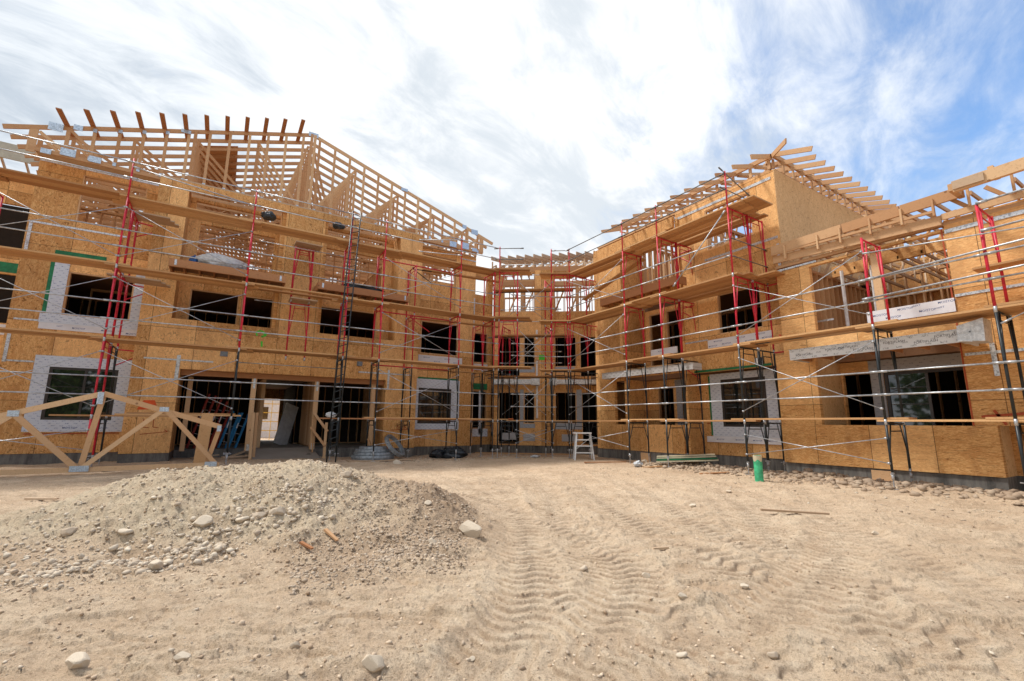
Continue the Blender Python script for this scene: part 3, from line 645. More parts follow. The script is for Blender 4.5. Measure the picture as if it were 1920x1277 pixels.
# ---- corner section
wall(FC, 0.0, 0.0, 5.2, -1.0, 7.72, [(0.5, 2.05, 5.42, 6.76), (0.5, 2.05, 7.0, 7.42), (3.0, 5.05, 5.38, 6.72), (3.0, 5.05, 6.92, 7.42),
     (0.25, 1.34, 2.1, 4.16), (1.50, 2.05, 2.69, 4.16), (3.0, 4.04, 2.68, 4.16), (4.2, 5.12, 2.2, 4.16),
     (0.3, 1.34, -0.98, 1.49), (1.52, 2.05, 0.0, 1.49), (3.0, 4.0, 0.04, 1.49), (4.24, 5.14, -0.95, 1.49)], 'osb_c', B)
def f(mb): ubox(mb, FC, 2.06, 2.99, -0.14, -0.002, -1.0, 7.50)
part('pier', 'osb_c', B, f)
def f(mb):
    for u in (1.34, 4.05): ubox(mb, FC, u, u + .16, 0.02, 0.12, 5.43, 6.75)
    ubox(mb, FC, 0.0, 5.2, -0.02, -0.002, 7.46, 7.72); ubox(mb, FC, 0.3, 2.05, -.012, -.002, 6.77, 6.99); ubox(mb, FC, 3.0, 5.1, -.012, -.002, 6.73, 6.91)
parts('header', 'lumber', B, f)
def f(mb):
    ubox(mb, FC, 1.52, 2.05, -.02, -.002, -0.20, -0.01); ubox(mb, FC, 1.34, 1.51, -.02, -.002, -0.20, 1.6); ubox(mb, FC, 3.0, 4.24, -.02, -.002, -0.25, 0.03); ubox(mb, FC, 4.01, 4.25, -.02, -.002, .03, 1.6)
    ubox(mb, FC, 1.30, 2.05, -.02, -.002, 2.42, 2.68); ubox(mb, FC, 3.0, 3.95, -.02, -.002, 2.42, 2.68)
parts('flashing_wrap', 'wrap_c', B, f)
def f(mb):
    ubox(mb, FC, 0.1, 2.04, -.5, -.001, 1.82, 2.05); ubox(mb, FC, 3.01, 5.0, -.5, -.001, 1.82, 2.03); ubox(mb, FC, 1.9, 2.3, -.55, -.142, 1.78, 2.1); ubox(mb, FC, 2.75, 3.1, -.55, -.142, 1.78, 2.1)
parts('canopy', 'foil', B, f)
def f(mb):
    for u in (2.16, 2.86):
        mb.tube(FC.P(u, -.22, 0.25), FC.P(u, -.22, 1.77), .05); mb.tube(FC.P(u, -.22, 2.11), FC.P(u, -.22, 2.95), .05)
        mb.tube(FC.P(u, -.22, 4.0), FC.P(u, -.22, 4.45), .05)
parts('downpipe', 'pvc_white', B, f)
def f(mb):
    for u, z in ((0.45, -.55), (1.5, -.6), (3.3, -.6)): ubox(mb, FC, u, u + .75, -.03, -.002, z - .2, z + .12)
parts('sill_wrap', 'paper_dim', B, f)

# link between corner and right wing
parts('link_wall', 'osb_y', B, lambda mb: (mb.box(15.12, 15.26, 15.2, 16.15, 1.75, 7.6), mb.box(15.14, 15.26, 15.2, 16.15, -1.0, 0.0)))

# ---- right wing, tall part
wall(FY, 13.8, 10.75, 15.15, 0.0, 7.78, [(10.75, 13.5, -0.1, 1.85), (13.5, 14.05, 0.0, 1.75), (10.75, 13.5, 2.2, 4.62), (10.75, 13.5, 5.2, 7.35)], 'osb_y', B, frames=False)
parts('low_wall', 'osb_y', B, lambda mb: mb.box(13.8, 13.94, 10.75, 15.15, -1.0, -0.001))
wall(FY, 14.0, 7.0, 10.749, 1.78, 7.95, [(7.75, 9.25, 3.0, 4.4), (7.8, 9.5, 6.05, 7.55)], 'osb_y', B)
wall(FY, 14.65, 7.25, 10.6, -1.0, 1.779, [(8.2, 9.75, -0.05, 1.55)], 'osb_y', B)
parts('recess_wall', 'osb_x', B, lambda mb: (mb.box(13.941, 15.2, 13.5, 13.62, -1.0, 1.8), mb.box(13.941, 15.2, 13.5, 13.62, 2.6, 7.7), mb.box(13.941, 15.2, 10.62, 10.74, 2.6, 7.7), mb.box(13.94, 15.0, 10.601, 10.74, -1.0, 1.77), mb.box(14.16, 24, 15.04, 15.15, -1.0, 7.7)))
wall(FY, 15.2, 10.7, 13.6, -1.0, 4.79, [(11.0, 11.75, -.6, 1.5), (12.2, 13.0, -.6, 1.5), (10.8, 12.4, 2.2, 4.62), (12.62, 13.3, 2.2, 4.62)], 'osb_y', B)
def f(mb):
    stud_row(mb, FY, 15.2, 10.75, 13.5, 5.19, 7.6, .3); stud_row(mb, FY, 18.0, 7.2, 15.0, 5.19, 7.9); stud_row(mb, FX, 13.5, 15.4, 23.5, 5.19, 7.9)
    stud_row(mb, FX, 10.4, 14.4, 23.5, 5.19, 7.9)
parts('stud_wall', 'lumber', B, f)
parts('gable_wall', 'osb_gable', B, lambda mb: (mb.box(14.001, 24.0, 6.98, 7.10, 4.2, 7.95), mb.box(14.001, 14.64, 6.98, 7.10, 1.8, 4.19)))

# ---- right wing, low part near the camera
wall(FY, 13.6, -3.5, 7.25, 0.03, 4.46, [(3.27, 6.2, -0.1, 1.92), (3.21, 6.1, 2.52, 4.40), (7.0, 7.3, 2.0, 4.5)], 'osb_near', B, frames=False)
parts('low_wall', 'osb_near', B, lambda mb: mb.box(13.57, 13.73, 2.89, 7.25, -1.0, 0.028))
parts('low_wall', 'osb_near', B, lambda mb: (mb.box(14.4, 14.54, -3.5, 2.9, -1.0, 0.029),))
parts('low_wall_return', 'osb_gable', B, lambda mb: (mb.box(13.731, 14.6, 2.89, 3.0, -1.0, 0.028), mb.box(13.741, 15.0, 6.2, 6.3, -1.0, 2.2), mb.box(13.741, 15.0, 3.15, 3.26, -1.0, 2.2), mb.box(13.731, 14.64, 7.11, 7.25, -1.0, 1.77), mb.box(13.741, 19.1, 6.27, 6.31, 2.16, 4.4)))
wall(FY, 15.0, 3.26, 6.2, -1.0, 1.77, [(5.5, 6.16, -.95, 1.43), (3.54, 5.16, -.93, 1.40)], 'osb_near', B, frames=False)
def f(mb):
    stud_row(mb, FY, 18.9, -3.2, 6.8, 2.16, 4.35, .41); stud_row(mb, FX, 6.12, 13.76, 18.8, 2.16, 4.35, .3); stud_row(mb, FX, -.5, 14, 18.8, 2.16, 4.35, .41)
parts('stud_wall', 'lumber', B, f)
parts('rear_sheathing', 'osb_y', B, lambda mb: (mb.box(19.06, 19.1, -3.4, 6.26, 2.16, 4.4), mb.box(19.3, 19.4, -3.4, 6.9, 4.42, 5.55)))
part('wall_cap', 'osb_near', B, lambda mb: mb.box(13.602, 13.72, -3.5, 3.2, 4.461, 4.64))
parts('header', 'osb_near', B, lambda mb: (mb.box(14.9, 15.0, 3.22, 4.9, 4.36, 4.70),  mb.box(14.9, 15.0, 4.95, 6.08, 4.30, 4.62)))
part('balcony_post', 'lumber', B, lambda mb: mb.box(13.76, 13.92, 4.55, 4.72, 2.3, 4.42))
parts('conduit', 'pvc_white', B, lambda mb: (mb.tube((14.6, 5.72, 2.2), (14.6, 5.72, 4.35), .045), mb.tube((14.6, 5.02, 2.2), (14.6, 5.02, 4.3), .035)))
parts('edge_tape', 'red_spray', B, lambda mb: (mb.box(13.585, 13.598, 3.235, 3.262, 0.03, 4.46), mb.box(13.585, 13.598, 7.0, 7.02, 4.2, 4.46)))

# ---- windows, wraps, membranes
def window(fr, dep, a, b, p, q, parent, mull=0.6, material='brown_frame', open_lo=False):
    mb = MB(); k = .075
    ubox(mb, fr, a, a + k, dep, dep + .07, p, q); ubox(mb, fr, b - k, b, dep, dep + .07, p, q); ubox(mb, fr, a + k, b - k, dep + .001, dep + .069, p, p + k); ubox(mb, fr, a + k, b - k, dep + .001, dep + .069, q - k, q)
    mu = a + (b - a) * mull; ubox(mb, fr, mu - .03, mu + .03, dep + .005, dep + .06, p + k, q - k)
    o = mb.build('window', material, parent)
    if open_lo: pass
    else: gl = MB(); ubox(gl, fr, a + k, mu - .03, dep + .03, dep + .036, p + k, q - k); gl.build('window_pane', 'glass', o)
    gl = MB(); ubox(gl, fr, mu + .03, b - k, dep + .03, dep + .036, p + k, q - k); gl.build('window_pane', 'glass', o)
    return o
window(FX, 19.585, -4.6, -2.95, 0.0, 1.62, B, .52)
window(FX, 19.19, 7.2, 8.75, -0.03, 1.5, B, .45)
window(FY, 14.63, 8.19, 9.76, -0.05, 1.55, B, .45)
window(FY, 14.97, 3.52, 5.18, -0.95, 1.42, B, .47, open_lo=True)
window(FY, 15.18, 11.0, 11.78, -.6, 1.5, B, .5)
def ring(fr, dep, a, b, p, q, A, Bb, P_, Q, mb, t=.012):
    mb.grp()
    ubox(mb, fr, A, Bb, dep, dep + t, q, Q); ubox(mb, fr, A, Bb, dep, dep + t, P_, p); ubox(mb, fr, A, a, dep, dep + t, p, q); ubox(mb, fr, b, Bb, dep, dep + t, p, q); mb.end()
parts('flashing_wrap', 'wrap_x', B, lambda mb: ring(FX, 19.572, -4.6, -2.95, 0.0, 1.62, -4.96, -2.62, -.33, 1.96, mb))
def f(mb):
    mb.box(-4.92, -4.57, 19.572, 19.585, 3.27, 4.95); mb.box(-2.89, -2.58, 19.572, 19.585, 3.27, 4.95); mb.box(-5.05, -2.55, 19.570, 19.585, 2.98, 3.269)
parts('flashing_wrap', 'wrap_x', B, f)
parts('flashing_sheet', 'paper', B, lambda mb: (mb.box(-5.03, -2.55, 19.576, 19.588, 2.78, 2.979), mb.box(-4.96, -2.62, 19.577, 19.588, -.36, -.331)))
parts('green_membrane', 'green_membrane', B, lambda mb: (mb.box(-5.02, -4.921, 19.58, 19.59, 3.3, 4.95), mb.box(-2.579, -2.505, 19.58, 19.59, 3.3, 4.95), mb.box(-4.97, -3.72, 19.575, 19.59, 5.02, 5.34), mb.box(-3.7, -2.6, 19.58, 19.59, 4.96, 5.04)))
parts('flashing_wrap', 'wrap_x', B, lambda mb: ring(FX, 19.175, 7.2, 8.75, -.03, 1.5, 7.10, 9.15, -.28, 1.9, mb))
parts('green_membrane', 'green_membrane', B, lambda mb: (mb.box(7.15, 9.1, 19.18, 19.19, 1.901, 1.97), mb.box(10.0, 10.95, 19.83, 19.84, 1.60, 1.9)))
parts('flashing_sheet', 'paper', B, lambda mb: (mb.box(7.12, 9.24, 19.17, 19.19, 2.6, 2.95), mb.box(9.95, 10.95, 19.83, 19.84, 2.55, 2.85)))
parts('flashing_wrap', 'wrap_x', B, lambda mb: (mb.box(10.5, 10.7, 19.82, 19.832, -.5, 1.55), mb.box(9.95, 11.0, 19.82, 19.832, -.62, -.26)))
parts('flashing_wrap', 'wrap_y', B, lambda mb: ring(FY, 14.622, 8.19, 9.76, -0.05, 1.55, 7.84, 10.17, -.38, 1.765, mb))
parts('flashing_sheet', 'paper', B, lambda mb: (mb.box(14.61, 14.62, 7.84, 10.42, -.58, -.381), mb.box(13.965, 13.99, 7.5, 9.69, 2.58, 2.86), mb.box(13.745, 13.79, 10.8, 12.0, 2.56, 2.80)))
parts('green_membrane', 'green_membrane', B, lambda mb: (mb.box(14.625, 14.64, 10.171, 10.24, -.35, 1.7), mb.box(13.97, 13.99, 7.6, 10.3, 1.79, 1.86)))
parts('flashing_sheet', 'paper', B, lambda mb: mb.box(13.57, 13.59, 3.22, 4.88, 2.52, 2.83))
parts('flashing_wrap', 'wrap_grey', B, lambda mb: (mb.box(14.95, 14.96, 3.3, 5.5, 1.44, 1.76), mb.box(14.95, 14.96, 5.19, 5.48, -1, 1.439), mb.box(14.95, 14.96, 3.30, 3.51, -1, 1.439)))
parts('flashing_wrap', 'wrap_grey', B, lambda mb: (mb.box(15.15, 15.16, 10.9, 12.1, 1.51, 1.75), mb.box(15.15, 15.16, 11.79, 12.05, -.8, 1.509)))

# nailed metal straps
def f(mb):
    mb.box(-5.72, -2.66, 19.585, 19.594, 8.22, 8.30); mb.box(-5.70, -3.3, 19.585, 19.594, 6.12, 6.18); mb.box(-5.68, -5.60, 19.58, 19.584, 4.98, 6.1); mb.box(-5.6, -3.8, 19.58, 19.588, 5.06, 5.11)
    mb.box(-5.6, -5.06, 19.58, 19.59, 3.0, 3.05); mb.box(-5.66, -5.58, 19.58, 19.59, 1.7, 2.7); mb.box(-5.6, -4.98, 19.58, 19.59, 1.72, 1.77)
    mb.box(-2.23, -0.37, 18.485, 18.493, 1.94, 1.99); mb.box(-1.38, -1.28, 18.479, 18.484, 1.31, 2.12); mb.box(4.44, 6.57, 18.485, 18.493, 1.92, 1.97); mb.box(5.6, 5.68, 18.479, 18.484, 1.3, 2.1)
    mb.box(9.0, 9.85, 19.185, 19.194, 7.74, 7.79); mb.box(9.79, 9.845, 19.18, 19.19, 4.4, 5.9); mb.box(9.84, 9.855, 19.18, 19.19, -.9, 3.4)
    mb.box(13.985, 13.994, 7.1, 11.3, 7.66, 7.75); mb.box(13.985, 13.994, 7.05, 9.6, 5.68, 5.76); mb.box(13.98, 13.99, 7.03, 7.11, 4.5, 5.5); mb.box(13.985, 13.994, 5.8, 7.0, 2.86, 2.91); mb.box(13.985, 13.994, 9.7, 10.7, 2.86, 2.91)
    mb.box(13.585, 13.594, -3, 3.2, 4.33, 4.42); mb.box(13.585, 13.594, -3, 3.2, 2.84, 2.90); mb.box(13.585, 13.594, -3, 3.2, 1.52, 1.58); mb.box(13.579, 13.585, 2.72, 2.80, 1.05, 1.75); mb.box(13.585, 13.594, 5.9, 7.0, 4.48, 4.53)
parts('metal_strap', 'strip', B, f)
# spray paint marks and small wall boxes
def strokes(mb, fr, dep, pts, w_=.03):
    if isinstance(mb, MBS): mb.grp()
    for (a, p), (b, q) in zip(pts, pts[1:]): mb.bar(fr.P(a, dep, p), fr.P(b, dep, q), w_, .002, up=fr.i)
    if isinstance(mb, MBS): mb.end()
def f(mb):
    strokes(mb, FX, 18.496, [(0.84, 3.0), (0.80, 3.12), (0.92, 3.2), (1.06, 3.14), (1.10, 3.02), (0.98, 3.0), (1.02, 2.96)], .05); strokes(mb, FX, 18.496, [(1.0, 2.82), (1.02, 2.62)], .06); strokes(mb, FX, 18.494, [(1.05, 3.12), (1.12, 3.03)], .09)
part('spray_mark', 'green_spray', B, f)
def f(mb): ubox(mb, FC, 2.25, 2.55, -.146, -.1425, 3.0, 3.25)
part('spray_mark', 'green_spray', B, f)
def f(mb):
    for k in range(7): strokes(mb, FX, 18.496 - k * .0004, [(-2.2 + k * .02, .36 + .04 * k), (-1.7 - k * .015, .40 + .035 * k)], .06)
part('spray_mark', 'orange_spray', B, f)
def f(mb):
    strokes(mb, FX, 18.496, [(-2.0, 0.05), (-2.0, -.2), (-1.85, -.22)], .022); strokes(mb, FX, 18.496, [(-1.75, 0.05), (-1.75, -.2), (-1.6, -.22)], .022); strokes(mb, FX, 18.496, [(-2.05, -.42), (-1.36, -.34), (-1.45, -.28)], .022)
    strokes(mb, FX, 18.496, [(5.85, -.30), (6.6, -.26)], .025); strokes(mb, FX, 18.496, [(6.1, -.26), (6.1, -.02), (6.1, -.14), (6.25, -.05), (6.1, -.14), (6.28, -.26)], .022); strokes(mb, FX, 18.496, [(6.4, -.26), (6.4, -.04), (6.4, -.14), (6.52, -.06), (6.4, -.14), (6.55, -.26)], .022)
    strokes(mb, FX, 19.568, [(-4.9, -.42), (-2.7, -.40)], .03)
    strokes(mb, FY, 13.566, [(3.1, .22), (2.2, .30), (1.0, .33)], .05); strokes(mb, FY, 13.566, [(2.9, .35), (2.75, .05)], .05); strokes(mb, FY, 14.645, [(10.4, .05), (9.9, .05)], .03); strokes(mb, FY, 14.645, [(7.8, .1), (7.4, .1)], .03)
    strokes(mb, FY, 14.645, [(7.6, .4), (7.6, 0.0)], .03)
parts('spray_mark', 'red_spray', B, f)
parts('wall_box', 'galv_dark', B, lambda mb: (mb.box(-.20, .02, 18.46, 18.499, 2.18, 2.36), mb.box(4.36, 4.56, 18.44, 18.499, 2.18, 2.36), mb.box(14.0, 14.64, 5.9, 6.0, -.9, -.89)))
parts('vent_panel', 'fresh', B, lambda mb: (mb.box(13.55, 13.565, 4.75, 5.2, -1.42, -1.04), mb.box(13.78, 13.8, 12.3, 12.75, -1.4, -1.05)))

# ---- balconies
def balcony(x0, x1, y0, y1, z0, z1, axis, cap='strip'):
    mb = MB()
    if axis == 'x':
        mb.box(x0, x1, y0, y0 + .09, z0, z1); mb.box(x0, x0 + .05, y0 + .091, y1, z0, z1); mb.box(x1 - .05, x1, y0 + .091, y1, z0, z1)
        o = mb.build('balcony', 'lumber_red', B)
        parts('joist', 'lumber_red', o, lambda m_: [m_.box(x, x + .04, y0 + .092, y1, z0 + .03, z1 - .06) for x in np.arange(x0 + .35, x1 - .2, .41)])
        part('balcony_deck', 'dark_wood', o, lambda m_: m_.box(x0 + .051, x1 - .051, y0 + .092, y1 - .002, z1 - .055, z1 - .03))
        parts('corner_strap', 'strip', o, lambda m_: (m_.box(x0 + .14, x0 + .2, y0 - .004, y0 - .001, z0 + .05, z1 - .02), m_.box(x1 - .2, x1 - .14, y0 - .004, y0 - .001, z0 + .05, z1 - .02)))
    else:
        mb.box(x0, x0 + .09, y0, y1, z0, z1); mb.box(x0 + .091, x1, y0, y0 + .05, z0, z1); mb.box(x0 + .091, x1, y1 - .05, y1, z0, z1)
        o = mb.build('balcony', 'lumber_red', B)
        parts('joist', 'lumber_red', o, lambda m_: [m_.box(x0 + .092, x1, y, y + .04, z0 + .03, z1 - .06) for y in np.arange(y0 + .35, y1 - .2, .41)])
        part('balcony_deck', 'dark_wood', o, lambda m_: m_.box(x0 + .092, x1 - .002, y0 + .051, y1 - .051, z1 - .055, z1 - .03))
    return o
balcony(-1.82, 1.48, 17.25, 18.49, 4.74, 4.99, 'x'); balcony(2.52, 5.92, 17.25, 18.49, 4.72, 4.97, 'x')
balcony(13.3, 13.79, 10.25, 14.25, 4.95, 5.25, 'y')
def canopy(x0, x1, y0, y1, z0, z1):
    mb = MB(); mb.box(x0, x0 + .05, y0, y1, z0, z1); mb.box(x0 + .051, x1, y0, y0 + .04, z0, z1); mb.box(x0 + .051, x1, y1 - .04, y1, z0, z1)
    o = mb.build('canopy', 'foil_y', B)
    part('canopy_cap', 'strip', o, lambda m_: m_.box(x0 - .02, x1 - .002, y0 + .002, y1 - .002, z1 + .001, z1 + .02))
    parts('joist', 'lumber_red', o, lambda m_: [m_.box(x0 + .055, x1, y, y + .04, z0 + .02, z1 - .02) for y in np.arange(y0 + .3, y1 - .1, .5)])
    part('soffit', 'lumber_red', o, lambda m_: m_.box(x0 + .055, x1 - .002, y0 + .05, y1 - .05, z1 - .018, z1 - .003))
    return o
canopy(12.62, 13.56, 2.95, 6.36, 1.70, 1.95); canopy(13.3, 13.78, 9.85, 14.25, 1.84, 2.06)
def f(mb):
    mb._add([(12.5, 2.62, 1.66), (12.5, 3.02, 1.70), (12.5, 3.0, 2.02), (12.5, 2.60, 2.12), (13.0, 2.62, 1.66), (13.0, 3.02, 1.70), (13.0, 3.0, 2.02), (13.0, 2.60, 2.12)],
            [(0, 1, 2, 3), (7, 6, 5, 4), (0, 4, 5, 1), (1, 5, 6, 2), (2, 6, 7, 3), (3, 7, 4, 0)])
    mb.box(12.49, 12.499, 2.80, 2.83, 1.67, 2.06); mb.box(12.49, 12.498, 2.62, 3.0, 1.86, 1.885)
part('canopy_corner_flashing', 'foil', B, f)

# printed words on the white sheets
def lettering(word, fr, dep, u, z, size, material, parent, flip=False):
    cu = bpy.data.curves.new('txt', 'FONT'); cu.body = word; cu.size = size; cu.align_x = 'CENTER'; cu.align_y = 'CENTER'; cu.space_character = 1.05; cu.offset = size * .004
    to = bpy.data.objects.new('txt', cu); COL.objects.link(to); dg = bpy.context.evaluated_depsgraph_get(); me = bpy.data.meshes.new_from_object(to.evaluated_get(dg)); bpy.data.objects.remove(to)
    e = fr.e * (-1 if flip else 1); mt = Matrix.Identity(4)
    nrm = e.cross(Vector((0, 0, 1))); p = fr.P(u, dep, z)
    for i in range(3): mt[i][0] = e[i]; mt[i][1] = (0, 0, 1)[i]; mt[i][2] = nrm[i]; mt[i][3] = p[i]
    me.transform(mt); me.materials.clear(); me.materials.append(M[material])
    return me
def words(name, items, material, parent):
    for it in items:
        me = lettering(*it[:6], material, parent, it[6] if len(it) > 6 else False); me.transform(Matrix.Translation(-parent_loc(parent)))
        o = bpy.data.objects.new(name, me); COL.objects.link(o); o.parent = parent
words('printed_lettering', [('MOISTOP', FX, 19.5735, -4.1, 2.87, .072), ('MOISTOP', FX, 19.5735, -3.4, 2.87, .072), ('neXT', FX, 19.5735, -3.06, 2.90, .06), ('neXT', FX, 19.5735, -4.55, 2.90, .06), ('MOISTOP', FX, 19.5735, -2.75, 2.84, .08)] +
      [('MOISTOP', FX, 19.1685, x, z, .066) for x, z in ((7.5, 2.85), (8.0, 2.70), (8.5, 2.84), (8.95, 2.70))] + [('MOISTOP', FX, 19.5705, -3.9, -.24, .08), ('MOISTOP', FX, 19.5705, -3.2, -.24, .08)], 'letter_blue', B)
words('printed_lettering', [('MOISTOP', FY, 13.9635, y, z, .072, True) for y, z in ((9.3, 2.78), (9.0, 2.66), (9.5, 2.64), (8.5, 2.78), (7.85, 2.80), (7.65, 2.66), (8.2, 2.64))] +
      [('MOISTOP', FY, 13.5685, y, z, .07, True) for y, z in ((4.6, 2.70), (4.1, 2.76), (3.7, 2.64), (4.35, 2.60), (3.35, 2.77))] + [('neXT', FY, 13.5685, 3.88, 2.79, .06, True), ('neXT', FY, 13.5685, 3.47, 2.66, .06, True)] +
      [('MOISTOP', FY, 14.6085, y, -.48, .066, True) for y in (9.9, 9.2, 8.6, 8.1)] + [('MOISTOP', FY, 13.7435, 11.5, 2.70, .066, True)], 'letter_blue', B)
words('printed_lettering', [('FORTIFLASH', FY, 12.6185, y, z, .07, True) for y, z in ((6.0, 1.80), (5.3, 1.86), (4.7, 1.78), (4.1, 1.86), (3.55, 1.79), (3.2, 1.87), (5.0, 1.87))], 'letter_black', B)

# ---- roof of the left wing: trusses parallel to the front, ridge running back
XL, XR, XC, ZP, ZT = -6.34, 10.42, 2.07, 11.44, 8.66
SL = (ZP - ZT) / (XC - XL)
def top_z(x): return ZP - abs(x - XC) * SL
def truss_mesh(front):
    mb = MB(); h = .14; w_ = .04; ct = math.cos(math.atan(SL))
    for xe in (XL, XR):
        mb.bar((xe, 0, ZT - h / 2), (XC, 0, ZP - h / 2), w_, h)
    yo = .0
    mb.bar((-5.73, yo, 8.22 if not front else 8.12), (9.87, yo, 8.22 if not front else 8.0), w_, .12)
    if front:
        for x in np.arange(-4.93, 9.6, .605):
            zb = 8.16 - max(0, x - 6.8) * .06; mb.bar((x, yo, zb), (x, yo, top_z(x) - .11), .09, .038, up=(0, 1, 0))
        for x in (XC - .05, XC + .07, 6.55, -1.72): mb.bar((x, -.05, 7.6 if abs(x - XC) < .2 else 8.0), (x, -.05, top_z(x) - .05), .10, .038, up=(0, 1, 0))
    else:
        for s in (-1, 1):
            for a in (0, 1.85, 3.75, 5.5): 
                if a or s > 0: mb.bar((XC + s * a, yo, 8.24), (XC + s * a, yo, top_z(XC + a) - .11), .09, .038, up=(0, 1, 0))
            mb.bar((XC + s * .08, yo + .002, ZP - .25), (XC + s * .95, yo + .002, 8.26), .09, .036, up=(0, 1, 0))
            for a, b in ((1.85, .15), (3.75, 1.95), (5.5, 3.85), (6.9, 5.6)):
                mb.bar((XC + s * a, yo + .001, top_z(XC + a) - .12), (XC + s * b, yo + .001, 8.26), .09, .037, up=(0, 1, 0))
    # raised heels at both ends
    for xe, s in ((-5.68, 1), (9.80, -1)):
        zt = top_z(xe) - .12
        mb.bar((xe, yo, 8.0), (xe, yo, zt), .2 if front else .12, .037, up=(0, 1, 0)); mb.bar((xe + s * .75, yo, 8.1), (xe + s * .75, yo, top_z(xe + s * .75) - .12), .10, .037, up=(0, 1, 0))
        mb.bar((xe + s * .12, yo + .001, zt - .05), (xe + s * .7, yo + .001, 8.25), .09, .036, up=(0, 1, 0)); mb.bar((xe + s * .8, yo + .001, top_z(xe + s * .8) - .15), (xe + s * 1.6, yo + .001, 8.25), .09, .036, up=(0, 1, 0))
    return mb
tr0 = truss_mesh(True).build('roof_truss', 'lumber', B); tr0.location = Vector(tr0.location) + Vector((0, 18.57, 0))
def plates(mb):
    for x, z, a, b in ((-5.22, 8.96, .34, .26), (-4.72, 9.12, .22, .18), (-5.33, 8.10, .24, .16), (-4.84, 8.22, .36, .24), (-4.2, 8.19, .30, .20), (XC, ZP - .08, .36, .18), (9.40, 8.94, .34, .24), (8.86, 9.08, .20, .18), (8.93, 8.15, .38, .30), (8.31, 8.10, .34, .26), (9.42, 8.06, .26, .16), (5.9, 10.1, .3, .13), (-2.0, 10.0, .28, .13)):
        mb.box(x - a / 2, x + a / 2, 18.515, 18.525, z - b / 2, z + b / 2)
    for x in np.arange(-4.33, 9.6, .605): mb.box(x - .045, x + .045, 18.52, 18.526, 8.12 - max(0, x - 6.8) * .06, 8.24 - max(0, x - 6.8) * .06)
    for x in (-4.33, -3.72, -3.12, -2.51): mb.box(x - .04, x + .06, 18.52, 18.526, top_z(x) - .22, top_z(x) - .10)
parts('nail_plate', 'plate', tr0, lambda mb: plates(mb))
tb = truss_mesh(False).build('roof_truss', 'lumber', B)
base = Vector(tb.location)
for k in range(1, 22):
    o = tb if k == 1 else tb.copy()
    if k > 1: COL.objects.link(o); o.parent = B
    o.location = base + Vector((0, 18.57 + .61 * k, 0))
lk = MB(); lk.bar((0, 17.60, -.03), (0, 19.17, -.03), .135, .038); lo = lk.build('lookout', 'lumber_red', B); lb = Vector(lo.location)
for k in range(12):
    x = -4.98 + .595 * k; o = lo if k == 0 else lo.copy()
    if k: COL.objects.link(o); o.parent = B
    o.location = lb + Vector((x, 0, top_z(x) + .03))
def f(mb):
    rr = random.Random(5)
    for k in range(46):
        x = rr.uniform(-5, 8.5); y = rr.uniform(19.3, 27); L = rr.uniform(1.5, 4.5); an = rr.choice([0, 0, 1.57, .6, -.6]) + rr.uniform(-.15, .15)
        mb.bar((x, y, 8.34 + .045 * (k % 3)), (x + L * math.sin(an), y + L * math.cos(an), 8.34 + .045 * (k % 3)), .09, .04)
parts('lateral_brace', 'lumber', B, f)
def f(mb):
    x0, x1 = -1.75, -0.45
    mb._add([(x0, 19.7, top_z(x0) + .006), (x1, 19.7, top_z(x1) + .006), (x1, 26.5, top_z(x1) + .006), (x0, 26.5, top_z(x0) + .006), (x0, 19.7, top_z(x0) + .02), (x1, 19.7, top_z(x1) + .02), (x1, 26.5, top_z(x1) + .02), (x0, 26.5, top_z(x0) + .02)],
            [(3, 2, 1, 0), (4, 5, 6, 7), (0, 1, 5, 4), (1, 2, 6, 5), (2, 3, 7, 6), (3, 0, 4, 7)])
part('roof_sheathing', 'lumber_red', B, f)
parts('top_plate', 'lumber_grey', B, lambda mb: (mb.box(-5.72, -2.5, 19.55, 19.74, 8.401, 8.45), mb.box(-2.5, 6.85, 18.50, 18.64, 8.151, 8.2), mb.box(6.86, 9.86, 19.2, 19.34, 7.951, 8.0), mb.box(-5.6, 9.8, 18.66, 19.1, 8.10, 8.15)))

# ---- corner roof: a fan of rafter tails on short struts
def f(mb):
    for k in range(14):
        u = -0.1 + .42 * k; a = .10 + .02 * (k % 3)
        q_ = Vector(FC.P(u, -.38, 8.10 + .012 * k)); mb.bar(q_, q_ + Vector((1.5, .25, .02)), .045, .19); mb.bar(q_ + Vector((1.2, .3, .1)), q_ + Vector((2.2, 3.0, .6)), .04, .12)
        mb.bar(FC.P(u, .05, 7.74), FC.P(u, .05, 8.06 + .012 * k), .09, .038); mb.bar(FC.P(u, .1, 7.78), FC.P(u + .05, .9, 8.15), .04, .07); mb.bar(FC.P(u + .02, 1.2, 7.74), FC.P(u + .02, 1.2, 8.3), .04, .08)
        mb.bar(FC.P(u, .0, 7.70), FC.P(u + .15, 3.5, 7.70), .04, .09); mb.bar(FC.P(u + .03, 1.3, 8.3), FC.P(u + .05, 2.2, 7.75), .04, .07); mb.bar(FC.P(u + .03, 2.3, 7.75), FC.P(u + .05, 3.0, 8.6), .04, .07)
part('rafter_set', 'lumber_grey', B, f)
def f(mb):
    stud_row(mb, FC, 3.3, -.5, 5.6, 5.19, 7.6, .45); stud_row(mb, FC, 1.6, .2, 2.0, 5.19, 7.6, .6)
    for k in range(6): mb.bar(FC.P(.4 + .8 * k, 1.4, 5.2), FC.P(1.3 + .8 * k, 1.4, 7.4), .05, .09, up=(0, 1, 0))
    stud_row(mb, FC, 5.5, -2.5, 7.6, 5.19, 6.3, .45); stud_row(mb, FC, 2.3, -.5, 5.6, 5.19, 7.6, .61); stud_row(mb, FC, 4.4, -2, 7, 5.19, 7.4, .5)
parts('stud_wall', 'lumber', B, f)
